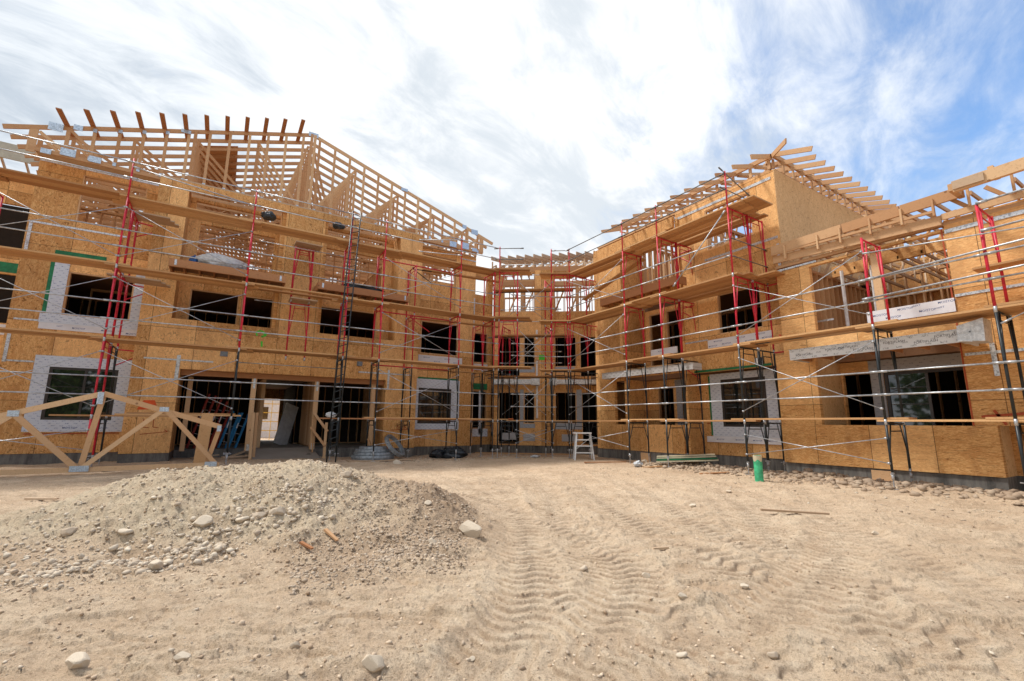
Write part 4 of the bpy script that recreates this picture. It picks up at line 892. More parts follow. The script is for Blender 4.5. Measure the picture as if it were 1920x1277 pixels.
def f(mb): ubox(mb, FC, -2.5, 7.6, 5.66, 5.7, 5.2, 6.45); ubox(mb, FC, 2.2, 2.3, .2, 5.4, 5.2, 7.4)
part('rear_sheathing', 'osb_c', B, f)
# ---- right wing roof
ZC = 8.47
def f(mb):
    mb.box(13.93, 14.0, 7.0, 13.4, 8.33, ZC); mb.box(14.0, 24.0, 6.92, 6.99, 8.33, ZC); mb.box(14.02, 14.12, 7.12, 15.1, 7.951, 8.02); mb.box(14.2, 24, 7.02, 7.12, 7.951, 8.02)
    for k in range(11):
        y = 7.08 + .61 * k; mb.box(14.01, 14.05, y, y + .09, 8.021, 8.33); mb.bar((14.08, y, 8.03), (14.08, y + .52, 8.32), .04, .07)
    for k in range(17):
        x = 14.05 + .6 * k; mb.box(x, x + .09, 7.0, 7.04, 8.021, 8.33); mb.bar((x, 7.06, 8.03), (x + .5, 7.06, 8.32), .04, .07)
part('edge_truss', 'lumber', B, f)
for k in range(11):
    y = 7.6 + .59 * k
    part('rafter', 'lumber', B, lambda mb: (mb.bar((12.8, y, 7.94), (14.3, y, 8.46), .04, .14), mb.bar((14.3, y, 8.44), (17.5, y, 9.5), .04, .09), mb.bar((14.1, y + .02, 8.0), (20, y + .02, 8.0), .04, .09), *[mb.bar((14.4 + 1.1 * j, y + .02, 8.04), (14.9 + 1.1 * j, y + .02, 8.6 + .33 * j), .04, .07) for j in range(4)]))
for k in range(17):
    x = 14.42 + .585 * k
    parts('lookout', 'lumber', B, lambda mb: mb.bar((x, 5.95, 7.97), (x, 7.5, 8.44), .04, .15))
part('hip_rafter', 'fresh', B, lambda mb: mb.bar((13.12, 6.12, 8.13), (14.4, 7.4, 8.52), .04, .15))
part('rafter', 'fresh', B, lambda mb: (mb.bar((12.85, 7.02, 8.0), (14.0, 7.02, 8.40), .04, .15), mb.bar((14.02, 5.85, 8.05), (14.02, 7.0, 8.45), .04, .15)))

# low roof, flat trusses with heavy beams along the edge
def f(mb):
    for a, b in ((7.0, 5.15), (5.13, 3.9), (3.88, 2.75)): mb.bar((13.45, a, 5.12 + (7 - a) * .005), (13.45, b, 5.12 + (7 - b) * .005), .06, .25, t=random.random())
    mb.bar((12.95, 2.8, 5.10), (12.95, -3, 5.2), .10, .24); mb.bar((12.95, 2.2, 5.22), (13.4, 2.2, 5.22), .09, .17); mb.bar((12.9, 2.82, 5.10), (13.6, 2.82, 5.12), .10, .16)
    mb.bar((13.52, 7.0, 4.84), (13.52, 3.2, 4.64), .06, .22); mb.bar((13.42, 7.0, 4.98), (13.42, 3.3, 4.86), .05, .06); mb.bar((13.5, 3.18, 4.70), (13.5, -3, 4.72), .06, .14); mb.bar((13.66, 7.0, 4.62), (13.66, -3, 4.50), .12, .08)
parts('edge_beam', 'lumber', B, f)
def f(mb):
    for y in (6.6, 5.73, 5.18, 4.51, 3.87, 3.28, 2.68, 2.0, 1.3, .6):
        mb.bar((13.41, y, 4.75), (13.41, y, 5.16), .08, .04, up=(0, 1, 0)); mb.bar((13.5, y - .1, 4.72), (14.6, y - .1, 5.14), .04, .08); mb.bar((13.55, y - .25, 5.12), (13.6, y - .55, 4.78), .04, .08)
        mb.bar((13.62, y, 5.12), (19, y, 5.32), .04, .09); mb.bar((13.62, y, 4.62), (19, y, 4.62), .04, .09)
        for j in range(6): mb.bar((14.0 + .8 * j, y, 4.66), (14.5 + .8 * j, y, 5.12), .04, .08)
part('flat_truss_row', 'lumber', B, f)
def f(mb):
    for y in np.arange(-1.0, 6.9, .5):
        for j in range(5): mb.bar((15.0 + .9 * j, y, 4.45), (15.6 + .9 * j, y + .15, 5.1), .04, .08)
        mb.bar((14.9, y, 4.44), (19.0, y, 4.44), .04, .08)
part('flat_truss_row', 'lumber_grey', B, f)
part('beam_end_block', 'lumber_grey', B, lambda mb: (mb.box(12.86, 12.9, 2.3, 2.79, 5.02, 5.2),))

# ---- set-back wing beyond the left edge
B2 = thing('apartment_building', (-9.0, 24.0, -1.0), 'set back wing with pale fascia and open eave framing behind the far left scaffold', 'building')
wall(FX, 22.0, -16, -5.9, -1.0, 8.3, [(-9, -6.4, 3.2, 4.9), (-12.5, -10.5, 3.2, 4.9), (-9, -6.6, -.5, 1.7), (-9.5, -6.3, 5.6, 7.4)], 'osb_x', B2, frames=False)
part('fascia', 'fascia', B2, lambda mb: mb.bar((-16, 21.2, 9.1), (-5.9, 21.2, 8.95), .05, .55))
part('eave_framing', 'lumber_grey', B2, lambda mb: [mb.bar((x, 21.24, 8.9), (x, 22.4, 8.35), .04, .1) for x in np.arange(-15.6, -5.9, .6)] + [mb.box(-16, -5.9, 21.95, 21.99, 8.3, 8.5)])
parts('flashing_sheet', 'paper', B2, lambda mb: mb.box(-9.1, -6.3, 21.98, 21.99, 2.8, 3.15))
parts('green_membrane', 'green_membrane', B2, lambda mb: (mb.box(-9.1, -6.3, 21.98, 21.99, 4.95, 5.3),))
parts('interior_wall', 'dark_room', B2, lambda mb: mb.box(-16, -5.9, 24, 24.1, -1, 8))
# house and trees glimpsed through the far doorway
# ---------------------------------------------------------------- scaffolds
def frame_mesh(h, w_=.95, name='f'):
    mb = MB()
    for x in (0, w_): mb.tube((x, 0, 0), (x, 0, h), .026, 8)
    mb.tube((0, 0, h - .035), (w_, 0, h - .035), .021, 6); mb.tube((.22 * w_, 0, h - .2), (.78 * w_, 0, h - .2), .014, 5)
    zb = h * (.40 if h > 1.5 else .42)
    mb.tube((0.01, 0, zb), (.24 * w_, 0, h - .05), .016, 5); mb.tube((w_ - .01, 0, zb), (.76 * w_, 0, h - .05), .014, 5)
    if h > 1.5: mb.tube((0, 0, .55), (w_, 0, .55), .014, 5) if False else None
    return mb
FM = {}
def frame_part(kind, h, parent, loc, rz, w_=.95):
    key = (kind, h, w_)
    if key not in FM:
        o = frame_mesh(h, w_).build('frame', 'red_paint' if kind == 'r' else 'black_paint', None, smooth=True)
        bpy.data.objects.remove(o) if False else None
        FM[key] = o.data; bpy.data.objects.remove(o)
        pm = MB()
        for x in (0,): pm.tube((x, 0, -.07), (x, 0, .05), .0285, 8, t=.5)
        q = pm.build('coupling_pin', 'galvanised', None, smooth=True); FM[key + ('p',)] = q.data; bpy.data.objects.remove(q)
    o = bpy.data.objects.new('frame', FM[key]); COL.objects.link(o); o.parent = parent; o.location = Vector(loc) - parent_loc(parent); o.rotation_euler = (0, 0, rz)
    for dx in (0, w_): p = bpy.data.objects.new('coupling_pin', FM[key + ('p',)]); COL.objects.link(p); p.parent = o; p.location = (dx, 0, 0)
    return o
JM = None
def jack(parent, x, y, z0=None, plank_=False):
    global JM
    if JM is None:
        mb = MB(); mb.tube((0, 0, 0), (0, 0, .48), .014, 6); mb.box(-.075, .075, -.075, .075, -.008, 0.0); mb.tube((-.11, 0, .30), (.11, 0, .30), .012, 5); mb.tube((0, 0, .27), (0, 0, .33), .028, 7)
        q = mb.build('base_jack', 'galvanised', None); JM = q.data; bpy.data.objects.remove(q)
    o = bpy.data.objects.new('base_jack', JM); COL.objects.link(o); o.parent = parent
    g0 = gh(x, y); o.location = Vector((x, y, max(g0, -1.42) + .005)) - parent_loc(parent); o.rotation_euler = (0, 0, random.uniform(0, 1.5)); return o
Z0, Z1, Z2, Z3, Z4, Z5 = -1.05, .10, 2.20, 4.30, 6.40, 7.56
def tower(parent, x, y, rz, tiers, w_=.95, jacks=True, guard=None):
    """tiers: list of (kind, z0, z1)"""
    for kd, a, b in tiers: frame_part(kd, round(b - a - .0, 3), parent, (x, y, a), rz, w_)
    ex, ey = math.cos(rz) * w_, math.sin(rz) * w_
    if jacks:
        jack(parent, x, y); jack(parent, x + ex, y + ey)
    if guard: part('guard_post', 'red_paint', parent, lambda mb: mb.tube((x, y, tiers[-1][2]), (x, y, guard), .023, 8), smooth=True)
def clampbox(mb, p, s=.035): mb.box(p[0] - s, p[0] + s, p[1] - s, p[1] + s, p[2] - s * .8, p[2] + s * .8)
def rail(parent, p, q, r=.0185, material='galvanised', ends=True, over=0.0):
    p, q = Vector(p), Vector(q); d = (q - p).normalized(); p = p - d * over; q = q + d * over
    mb = MB(); mb.tube(p, q, r, 7)
    if ends:
        mb.tube(p, p + d * .16, r * 1.55, 6); mb.tube(q - d * .16, q, r * 1.55, 6)
    mb.build('guard_rail', material, parent, smooth=True)
def brace(parent, p, q, r=.0105):
    """a cross of two thin tubes pinned in the middle; p, q are the low left and high right corners"""
    mb = MB(); a, b = Vector(p), Vector(q); c, d = Vector((p[0], p[1], q[2])), Vector((q[0], q[1], p[2]))
    mb.tube(a, b, r, 6); mb.tube(c + Vector((0.012, 0.012, 0)), d + Vector((0.012, 0.012, 0)), r, 6)
    for e in (a, b, c, d): mb.tube(e + Vector((-.02, -.02, 0)), e + Vector((.02, .02, 0)), .028, 6)
    mb.build('cross_brace', 'galvanised', parent, smooth=True)

SL_ = thing('scaffold', (2.0, 16.9, -1.35), 'long red and black frame scaffold standing before the left wing', 'scaffold', 'frame scaffolds around the courtyard')
YS, RZ = 16.5, math.pi / 2
rk = [('r', Z0, Z1), ('r', Z1, Z2), ('r', Z2, Z3), ('r', Z3, Z4)]; bk = [('k', Z0, Z1), ('k', Z1, Z2), ('r', Z2, Z3), ('r', Z3, Z4)]
LX = [-9.1, -6.0, -2.9, 0.3, 3.4, 4.65, 7.8]
tower(SL_, -9.1, YS, RZ, bk, guard=Z5); tower(SL_, -6.0, YS, RZ, bk, guard=Z5)
tower(SL_, -2.9, YS, RZ, rk, guard=Z5 + .05); tower(SL_, -2.9, YS + 1.02, RZ, bk)
tower(SL_, -6.0, YS + 1.02, RZ, bk)
tower(SL_, 0.3, YS, RZ, bk, guard=Z5); tower(SL_, 3.4, YS, RZ, bk, guard=Z5); tower(SL_, 4.65, YS, RZ, bk, guard=Z5); tower(SL_, 7.8, YS, RZ, bk, guard=Z5)
tower(SL_, 6.25, YS + 1.0, RZ, bk[:], .95)
for z, k in ((Z2, 'r'), (Z3, 'r')): frame_part(k, 2.0, SL_, (1.75, 17.75, z), 0, .6)
frame_part('r', 2.0, SL_, (1.75, 17.95, Z2 + 2.1), 0, .6)
for a, b in zip(LX, LX[1:]):
    for zb in (Z1, Z2, Z3, Z4):
        for dz in (.58, 1.08):
            if b - a < 2 and dz > 1: pass
            rail(SL_, (a, YS - .03, zb + dz), (b, YS - .03, zb + dz))
    if (a, b) in ((-9.1, -6.0), (-6.0, -2.9), (-2.9, .3), (4.65, 7.8)):
        lv = [(Z1, Z2), (Z2, Z3), (Z3, Z4)]
        if a == 4.65: lv.append((Z0, Z1))
        if a == -6.0: lv.append((Z0, Z1))
        for z0, z1 in lv: brace(SL_, (a + .02, YS - .06, z0 + .28), (b - .02, YS - .06, z1 - .35))
rail(SL_, (-2.9, YS, Z4 + .95), (.3, YS + .9, Z4 + .95)); rail(SL_, (3.4, YS + .95, Z2 - .3), (.3, YS + .95, Z2 - .3), .014); rail(SL_, (3.4, YS + .95, Z3 - .25), (.6, YS + .95, Z3 - .25), .014); rail(SL_, (3.4, YS + .95, Z4 - .25), (.6, YS + .95, Z4 - .25), .014)
for z in (Z2, Z3, Z4):
    part('ledger', 'red_paint', SL_, lambda mb: mb.tube((4.65, YS + .98, z - .06), (7.8, YS + .98, z - .06), .024, 7), smooth=True)
# bracket arms that carry planks towards the wall
def bracket(parent, x, y, z, dx, dy, kind='red_paint'):
    parts('bracket', kind, parent, lambda mb: (mb.grp(), mb.tube((x, y, z), (x + dx, y + dy, z), .022, 6), mb.tube((x, y, z - .5), (x + dx * .92, y + dy * .92, z - .03), .018, 6), mb.tube((x + dx, y + dy, z), (x + dx, y + dy, z + .1), .018, 6), mb.end()))
for z in (Z2, Z3, Z4): bracket(SL_, -2.9, YS + 1.97, z - .04, .75, 0.25)
for z in (Z3, Z4): bracket(SL_, 7.0, YS + 1.2, z - .1, -.8, .1, 'black_paint' if z == Z4 else 'red_paint')
rail(SL_, (7.8, YS - .03, Z4 + 1.08), (6.3, YS + .95, Z4 + 1.08), .018); rail(SL_, (7.8, YS - .03, Z4 + .4), (6.3, YS + .95, Z4 + .58), .018)

# corner scaffold
SC_ = thing('scaffold', (11.0, 16.4, -1.35), 'red and black frame scaffold filling the inner corner of the courtyard', 'scaffold', 'frame scaffolds around the courtyard')
tk = bk
tower(SC_, 9.4, 16.5, RZ, tk); tower(SC_, 9.4, 17.5, RZ, tk[:3])
tower(SC_, 9.6, 16.45, math.atan2(-.45, .62), tk, .78, guard=Z5)
tower(SC_, 11.62, 15.45, math.atan2(-.35, .55), tk, .68, guard=Z5)
tower(SC_, 11.9, 16.3, math.atan2(.62, .79), tk, .95); tower(SC_, 10.35, 17.4, math.atan2(.62, .79), tk[:3], .95)
tower(SC_, 12.25, 15.0, 0, tk, guard=Z5); tower(SC_, 13.25, 15.05, 0, tk[:3] + [('r', Z3, Z4)])
for zb in (Z1, Z2, Z3, Z4):
    for dz in (.58, 1.08):
        if zb < Z4: rail(SC_, (10.1, 16.05, zb + dz), (11.66, 15.42, zb + dz), .0175, over=.12)
        rail(SC_, (7.8, YS - .03, zb + dz), (9.6, 16.45, zb + dz), .0175)
        if zb in (Z2, Z4): rail(SC_, (12.25, 15.0, zb + dz), (11.65, 15.4, zb + dz), .0175)
for z0, z1 in ((Z0, Z1), (Z1, Z2), (Z2, Z3), (Z3, Z4)):
    brace(SC_, (10.2, 16.0, z0 + .28), (11.64, 15.42, z1 - .35))
    brace(SC_, (10.4, 17.45, z0 + .28), (11.9, 16.3, z1 - .35))
for dz in (.58, 1.08):
    rail(SC_, (9.6, 16.45, Z4 + dz), (10.24, 16.0, Z4 + dz), .018, 'galv_dark', over=.25); rail(SC_, (11.62, 15.45, Z4 + dz), (12.25, 15.0, Z4 + dz), .018, 'galv_dark')
for z in (2.0, 3.82, 5.9, .12): rail(SC_, (9.9, 17.9, z - .03), (12.8, 15.6, z - .03), .018, 'galv_dark')
for z in (2.6, 3.1, 4.45, 5.0, 6.6, 7.1): rail(SC_, (10.2, 17.35, z), (12.35, 15.7, z), .016)

# right scaffold
SR_ = thing('scaffold', (12.7, 7.0, -1.35), 'long red and black frame scaffold standing before the right wing', 'scaffold', 'frame scaffolds around the courtyard')
XS = 12.2
RYS = [11.78, 10.15, 7.5, 4.3, 2.35, -.7]
tower(SR_, XS, 11.78, 0, bk, guard=Z5); tower(SR_, XS, 10.15, 0, bk, guard=Z5); tower(SR_, XS, 7.5, 0, bk, guard=Z5)
tower(SR_, XS + 1.0, 10.15, 0, bk, .85); tower(SR_, XS + 1.0, 7.5, 0, bk, .8); tower(SR_, XS, 4.3, 0, bk[:3]); tower(SR_, XS, 2.35, 0, bk[:3], guard=None); tower(SR_, XS, -.7, 0, bk[:3])
for a, b in zip([15.0] + RYS, RYS):
    for zb in (Z1, Z2, Z3, Z4):
        if b < 7 and zb > Z3: continue
        for dz in (.58, 1.08):
            if b < 7 and zb == Z3: continue
            dark = zb == Z4
            rail(SR_, (XS - .03, a, zb + dz), (XS - .03, b, zb + dz), .019, 'galv_dark' if dark else 'galvanised')
    lv = []
    if (a, b) == (15.0, 11.78): lv = [(Z0, Z1), (Z1, Z2), (Z2, Z3), (Z3, Z4)]
    if (a, b) == (7.5, 4.3): lv = [(Z0, Z1), (Z1, Z2), (Z2, Z3)]
    for z0, z1 in lv: brace(SR_, (XS - .06, a - .02, z0 + .28), (XS - .06, b + .02, z1 - .35))
rail(SR_, (XS - .06, 4.3, Z3 - .4), (XS - .06, 1.2, Z3 - .75), .015); rail(SR_, (XS - .05, 4.3, 3.28), (XS - .05, -1.0, 3.52), .021); rail(SR_, (XS - .08, 4.4, 2.83), (XS - .08, -1.0, 3.0), .021); rail(SR_, (XS - .03, 2.35, Z3 + .02), (XS - .03, -.7, Z3 + .1), .021); rail(SR_, (XS - .03, 2.35, 3.75), (XS - .03, -.7, 3.8), .021)
rail(SR_, (XS - .06, 2.3, 1.9), (XS - .06, 1.0, 2.5), .0125); rail(SR_, (XS - .05, 9.55, Z3 + .15), (XS - .05, 7.55, Z4 - .1), .019)
for dz in (.55, 1.1):
    rail(SR_, (XS, 7.5, Z4 + dz), (XS + .95, 7.5, Z4 + dz - .3 * (dz > 1)), .016, 'galv_dark', over=.3); rail(SR_, (XS, 7.45, Z3 + dz), (XS + 1.8, 7.45, Z3 + dz), .014, 'galv_dark')
for z in (Z3, Z2): bracket(SR_, XS + 1.8, 7.5, z - .04, 0, -.75)
for y in (10.15,):
    for z in (Z2, Z3, Z4): bracket(SR_, XS + 1.8, y, z - .1, 0, .7, 'red_paint')

# ---- planks: each board lies loose on the frames
PM = {}
def plank(p, q, label, wd=.245, th=.042, group='scaffold planks', material='plank'):
    p, q = Vector(p), Vector(q); L = round((q - p).length, 1); key = (L, wd, random.randrange(3), material)
    if key not in PM:
        mb = MB(); mb.bar((0, 0, th / 2), (L, 0, th / 2), wd, th); o = mb.build('scaffold_plank', material); PM[key] = o.data; bpy.data.objects.remove(o)
    o = bpy.data.objects.new('scaffold_plank', PM[key]); COL.objects.link(o)
    d = q - p; o.location = p + Vector((0, 0, random.uniform(0, .004))); o.rotation_euler = (0, -math.asin(d.z / d.length), math.atan2(d.y, d.x) + random.uniform(-.004, .004))
    return tag(o, label, 'plank', group)
DK = {Z1: 'lowest deck', Z2: 'second deck', Z3: 'third deck', Z4: 'top deck'}
ROW = ['outer', 'middle', 'inner', 'innermost', 'wall-side']
def deck_x(a, b, z, rows, where, y0=YS + .12, over=.22, drop=()):
    for k in range(rows):
        if k in drop: continue
        o1, o2 = random.uniform(.12, over + .22), random.uniform(.12, over + .22); zz_ = z + (.046 if LX.index(a) % 2 else 0)
        plank((a - o1, y0 + k * .262, zz_), (b + o2, y0 + k * .262, zz_ + .002), '%s plank, %s, %s, left scaffold' % (ROW[k], DK[z], where))
def deck_y(a, b, z, rows, where, x0=XS + .12, over=.22, drop=(), over_lo=None):
    for k in range(rows):
        if k in drop: continue
        o1, o2 = random.uniform(.12, over + .2), random.uniform(.12, over + .2); zz_ = z + (.046 if (([15.0] + RYS).index(a)) % 2 else 0)
        plank((x0 + k * .262, a + o1, zz_), (x0 + k * .262, b - o2, zz_ + .002), '%s plank, %s, %s, right scaffold' % (ROW[k], DK[z], where))
for i, (a, b) in enumerate(zip(LX, LX[1:])):
    where = ['far left bay', 'first bay right of the photo edge', 'bay over the gabled truss', 'bay left of the black ladder', 'narrow bay right of the black ladder', 'bay of steel crosses'][i]
    for z in (Z2, Z3, Z4):
        if i == 4 and z == Z4: deck_x(a, b + .3, z + 0, 3, where, over=.3); continue
        deck_x(a, b, z, 3, where, drop=(1,) if (i == 3 and z == Z3) else ())
for k, (a, b, dz, dy) in enumerate([(-3.75, -.55, 0, 0), (-2.45, .55, .045, .02), (-2.2, .42, .09, .05), (2.85, 5.6, 0, 0), (4.3, 7.95, .045, .05), (4.6, 9.3, 0.0, .3), (7.3, 10.2, .045, 0)]):
    plank((a, YS + .2 + dy, Z1 + dz), (b, YS + .22 + dy, Z1 + dz + .002), ['long low plank behind the gabled truss', 'low plank lying on another behind the truss apex', 'third low plank stacked behind the truss', 'low red-brown plank past the black ladder', 'low plank in front of the window wrap', 'low red-edged plank before the corner pier', 'low plank reaching into the courtyard corner'][k], material='plank' if k not in (3, 5) else 'lumber_red')
# inner decks beside bay one and cantilevered stubs
for z in (Z3, Z4):
    for k in range(3): plank((-3.3 + .1 * k, YS + 1.25 + .25 * k, z), (-2.0 + .1 * k, YS + 1.3 + .25 * k, z), ['grey', 'short', 'stub'][k] + ' board on the red bracket by the left pier, %s' % DK[z], material='lumber_grey')
for z in (Z2, Z3, Z4):
    for k in range(3):
        plank((1.7, 17.62 + .24 * k, z + .0), (2.6, 17.66 + .24 * k, z), '%s short grey board on the narrow tower between openings, %s' % (ROW[k], DK[z]), material='lumber_grey') if z > Z2 else None
    plank((6.6, 17.75, z - .09), (10.2, 17.45, z - .09), 'board set back at the pier by the courtyard corner, %s' % DK[z])
    for k in range(3): plank((7.6, YS + .12 + .26 * k, z + .044), (9.75, YS + .05 + .26 * k, z + .046), '%s plank bridging into the courtyard corner, %s' % (ROW[k], DK[z]))
    for k in range(3): plank((9.25 + .2 * k, 16.65 + .2 * k, z + .09), (10.75 + .2 * k, 15.75 + .22 * k, z + .092), '%s angled plank at the left of the courtyard corner, %s' % (ROW[k], DK[z]))
    for k in range(3): plank((11.2 + .18 * k, 15.75 + .2 * k, z + .0), (12.4 + .18 * k, 14.95 + .2 * k, z + .002), '%s angled plank at the right of the courtyard corner, %s' % (ROW[k], DK[z]))
for z, nm in ((2.0, 'lowest'), (3.82, 'middle'), (5.9, 'upper')):
    for k in range(2): plank((9.95 + .16 * k, 17.6 + .2 * k, z), (12.75 + .16 * k, 15.4 + .2 * k, z + (.0 if z < 5 else .0)), '%s plank of the %s bridge across the courtyard corner' % (ROW[k], nm), material='plank')
plank((10.1, 16.6, Z1), (12.4, 15.1, Z1), 'low plank across the courtyard corner at eye level')
for i, (a, b) in enumerate(zip([15.0] + RYS, RYS)):
    where = ['bay of crosses next to the corner', 'narrow bay before the balcony', 'bay before the tall window wall', 'bay before the white canopy', 'bay at the canopy end', 'bay at the right photo edge'][i]
    for z in (Z1, Z2, Z3, Z4):
        if i >= 3 and z > Z2: continue
        n = 2 if z == Z1 else (4 if (z >= Z3 and i in (0, 1, 2)) or i >= 4 else 3)
        deck_y(a, b, z, n, where, over=.25)
        if i == 2 and z in (Z3, Z4): deck_y(a, b, z, 2, 'second strip, ' + where, x0=XS + 1.25, over=.2)
for z in (Z3, Z4):
    for k in range(4): plank((XS + 1.0 + .26 * k if z == Z3 else XS + .2 + .26 * k, 7.75, z + .045), (XS + 1.0 + .26 * k if z == Z3 else XS + .2 + .26 * k, 6.78, z + .046), '%s stub plank jutting past the tall corner, %s' % (ROW[k], DK[z]))
plank((13.05, 15.0, 5.35), (13.3, 11.7, 6.3), 'plank sloping up between decks by the courtyard corner')
for k in range(2): plank((XS + .75 + .26 * k, 2.7, 3.18), (XS + .75 + .26 * k, -1.2, 3.2), '%s plank of the raised deck at the right photo edge' % ROW[k])

# ---- black climbing ladder clamped to the left scaffold
L_ = thing('ladder', (3.3, 16.36, -1.35), 'tall narrow black steel ladder clamped upright on the left scaffold', 'ladder')
for x in (-.14, .14): part('rail', 'black_paint', L_, lambda mb: mb.tube((3.24 + x, 16.36, -1.32), (3.50 + x, 16.36, 7.55), .024, 7), smooth=True)
parts('rung', 'black_paint', L_, lambda mb: [mb.tube((3.24 - .14 + .0293 * (z + 1.3), 16.36, z), (3.24 + .14 + .0293 * (z + 1.3), 16.36, z + .12), .014, 5) for z in np.arange(-1.1, 7.4, .26)])
parts('base_plate', 'galvanised', L_, lambda mb: (mb.box(3.05, 3.2, 16.3, 16.42, -1.36, -1.345), mb.box(3.28, 3.43, 16.3, 16.42, -1.36, -1.345)))
# ---------------------------------------------------------------- loose things on the site
def bag_mesh(name, material, L, W, Hh, seed, loc, rz, label, cat, bumps=.35, tag_=True):
    bm = bmesh.new(); bmesh.ops.create_icosphere(bm, subdivisions=4, radius=1.0); rs = np.random.default_rng(seed); off = rs.uniform(0, 50, 3)
    P = np.array([v.co[:] for v in bm.verts])
    n_ = fbm(P[:, 0] * 1.0 + off[0], P[:, 1] + P[:, 2] * 1.7 + off[1], 1.6, 4, seed, .6); cr = np.abs(fbm(P[:, 0] * .6 + P[:, 2] + off[2], P[:, 1] * 2.5, 2.2, 3, seed + 3, .5))
    for v, a, b in zip(bm.verts, n_, cr):
        k = 1 + bumps * a * 1.6 - b * .35; v.co = Vector((v.co.x * k * L / 2, v.co.y * k * W / 2, max(v.co.z, -.75) * k * Hh / 2 + Hh * .36))
    me = bpy.data.meshes.new(name); bm.to_mesh(me); bm.free(); me.materials.append(M[material]); me.shade_smooth()
    o = bpy.data.objects.new(name, me); COL.objects.link(o); o.location = loc; o.rotation_euler = (0, 0, rz)
    return tag(o, label, cat)
def stick(px, py, L, rz, label, w_=.05, th=.025, material='lumber', name='wood_offcut', cat='offcut', rise=.01):
    x, y, z = px_ground(px, py); mb = MB(); mb.bar((-L / 2, 0, th / 2), (L / 2, 0, th / 2), w_, th, taper=.8)
    o = mb.build(name, material); o.location = (x, y, z + rise); a = rz - .56; e = Vector((math.cos(a), math.sin(a), 0)) * L / 2
    dz = gh(x + e.x, y + e.y) - gh(x - e.x, y - e.y); o.rotation_euler = (0, -math.atan2(dz, L), a)
    return tag(o, label, cat, 'wood scraps lying on the dirt')

# gabled roof truss standing on the ground in front of the scaffold
T = thing('roof_truss', (-2.8, 15.5, -1.27), 'pale gabled roof truss standing upright on the dirt before the left scaffold', 'truss')
def ch(name, a, b, w_=.13, y=15.5, mt='fresh'): return part(name, mt, T, lambda mb: mb.bar((a[0], y, a[1]), (b[0], y, b[1]), w_, .04, up=(0, 1, 0)))
ch('top_chord', (-2.58, .66), (-7.0, -.82)); ch('top_chord', (-2.56, .67), (.06, -.16)); ch('bottom_chord', (-7.4, -1.22), (.12, -1.18), .12, mt='lumber')
ch('web', (-2.56, .62), (-2.78, -1.15), .12, 15.545); ch('web', (-2.72, -1.14), (-1.28, .30), .11, 15.46, 'fresh'); ch('web', (-1.24, .30), (.03, -1.15), .11, 15.46, 'lumber'); ch('web', (.03, -.2), (-.18, -1.13), .11, 15.545)
ch('web', (-4.08, .12), (-2.85, -1.15), .13, 15.46, 'lumber'); ch('web', (-4.12, .10), (-5.5, -1.15), .11, 15.46, 'fresh')
parts('nail_plate', 'plate', T, lambda mb: [mb.bar((x, 15.435, z - b / 2), (x, 15.435, z + b / 2), a, .006, up=(0, 1, 0)) for x, z, a, b in ((-2.60, .55, .12, .3), (-4.1, .14, .2, .14), (-1.27, .30, .2, .12), (-2.78, -1.17, .36, .14), (-.08, -1.16, .28, .13), (.02, -.2, .1, .16), (-4.9, -1.2, .26, .2))])
o = MB(); o.bar((-.36, 15.95, -1.28), (-.30, 16.25, .22), .29, .04, up=(0, 1, 0)); solo(o, 'plank', 'plank', (-.4, 15.95, -1.28), 'wide short board leaning upright behind the right end of the gabled truss', 'board')

# ramp and handrail at the porch opening
def f(mb):
    mb._add([(1.10, 18.05, -1.34), (3.25, 18.05, -1.34), (3.08, 19.32, -.985), (1.0, 19.32, -.985), (1.10, 18.05, -1.30), (3.25, 18.05, -1.30), (3.08, 19.32, -.96), (1.0, 19.32, -.96)],
            [(3, 2, 1, 0), (4, 5, 6, 7), (0, 1, 5, 4), (1, 2, 6, 5), (2, 3, 7, 6), (3, 0, 4, 7)])
mb = MB(); f(mb); solo(mb, 'ramp', 'slab', (2.1, 18.1, -1.34), 'low dusty ramp leading up into the dark porch opening', 'ramp')
Hr = thing('handrail', (3.3, 18.6, -1.2), 'rough lumber handrail along the right edge of the porch ramp', 'handrail')
for n_, a, b, w_ in (('post', (3.33, 18.1, -1.35), (3.33, 18.1, -.02), .09), ('post', (3.02, 18.72, -1.1), (3.0, 18.72, .3), .05), ('rail', (2.98, 18.7, .32), (3.38, 18.08, -.33), .09), ('rail', (2.9, 18.7, -.2), (3.33, 18.06, -.85), .09)):
    part(n_, 'lumber', Hr, lambda mb: mb.bar(a, b, w_, .04, up=(0, 1, 0)))
Hl = thing('handrail', (1.05, 18.5, -1.3), 'upright lumber boards nailed at the left edge of the porch ramp', 'handrail')
for x, y in ((1.0, 18.2), (1.12, 18.45)): part('post', 'lumber', Hl, lambda mb: mb.bar((x, y, -1.33), (x - .03, y, .3), .09, .04, up=(0, 1, 0)))
# ladders in the porch
def rung_ladder(name, x, y, h, lean, material, label, cat='ladder', rz=0, w_=.42):
    t = thing(name, (x, y, -1.0), label, cat, 'ladders stored in the porch'); t.rotation_euler = (-lean, .22, rz)
    for s in (-1, 1): q = MB(); q.box(s * w_ / 2 - .035, s * w_ / 2 + .035, -.025, .025, 0, h); o = q.build('rail', material); o.parent = t
    q = MBS(); [q.tube((-w_ / 2, 0, z), (w_ / 2, 0, z), .016, 6) for z in np.arange(.25, h - .1, .3)]
    for m_ in q.items: o = m_.build('rung', 'galvanised'); o.parent = t
    q = MB(); q.box(-w_ / 2 - .02, -w_ / 2 + .02, -.03, -.026, h * .55, h * .7); o = q.build('sticker', 'pvc_white'); o.parent = t
    return t
rung_ladder('ladder', .50, 20.85, 1.35, -.12, 'blue_glassfibre', 'first blue ladder leaning at the right of the ladder rack in the porch', rz=.5, w_=.26)
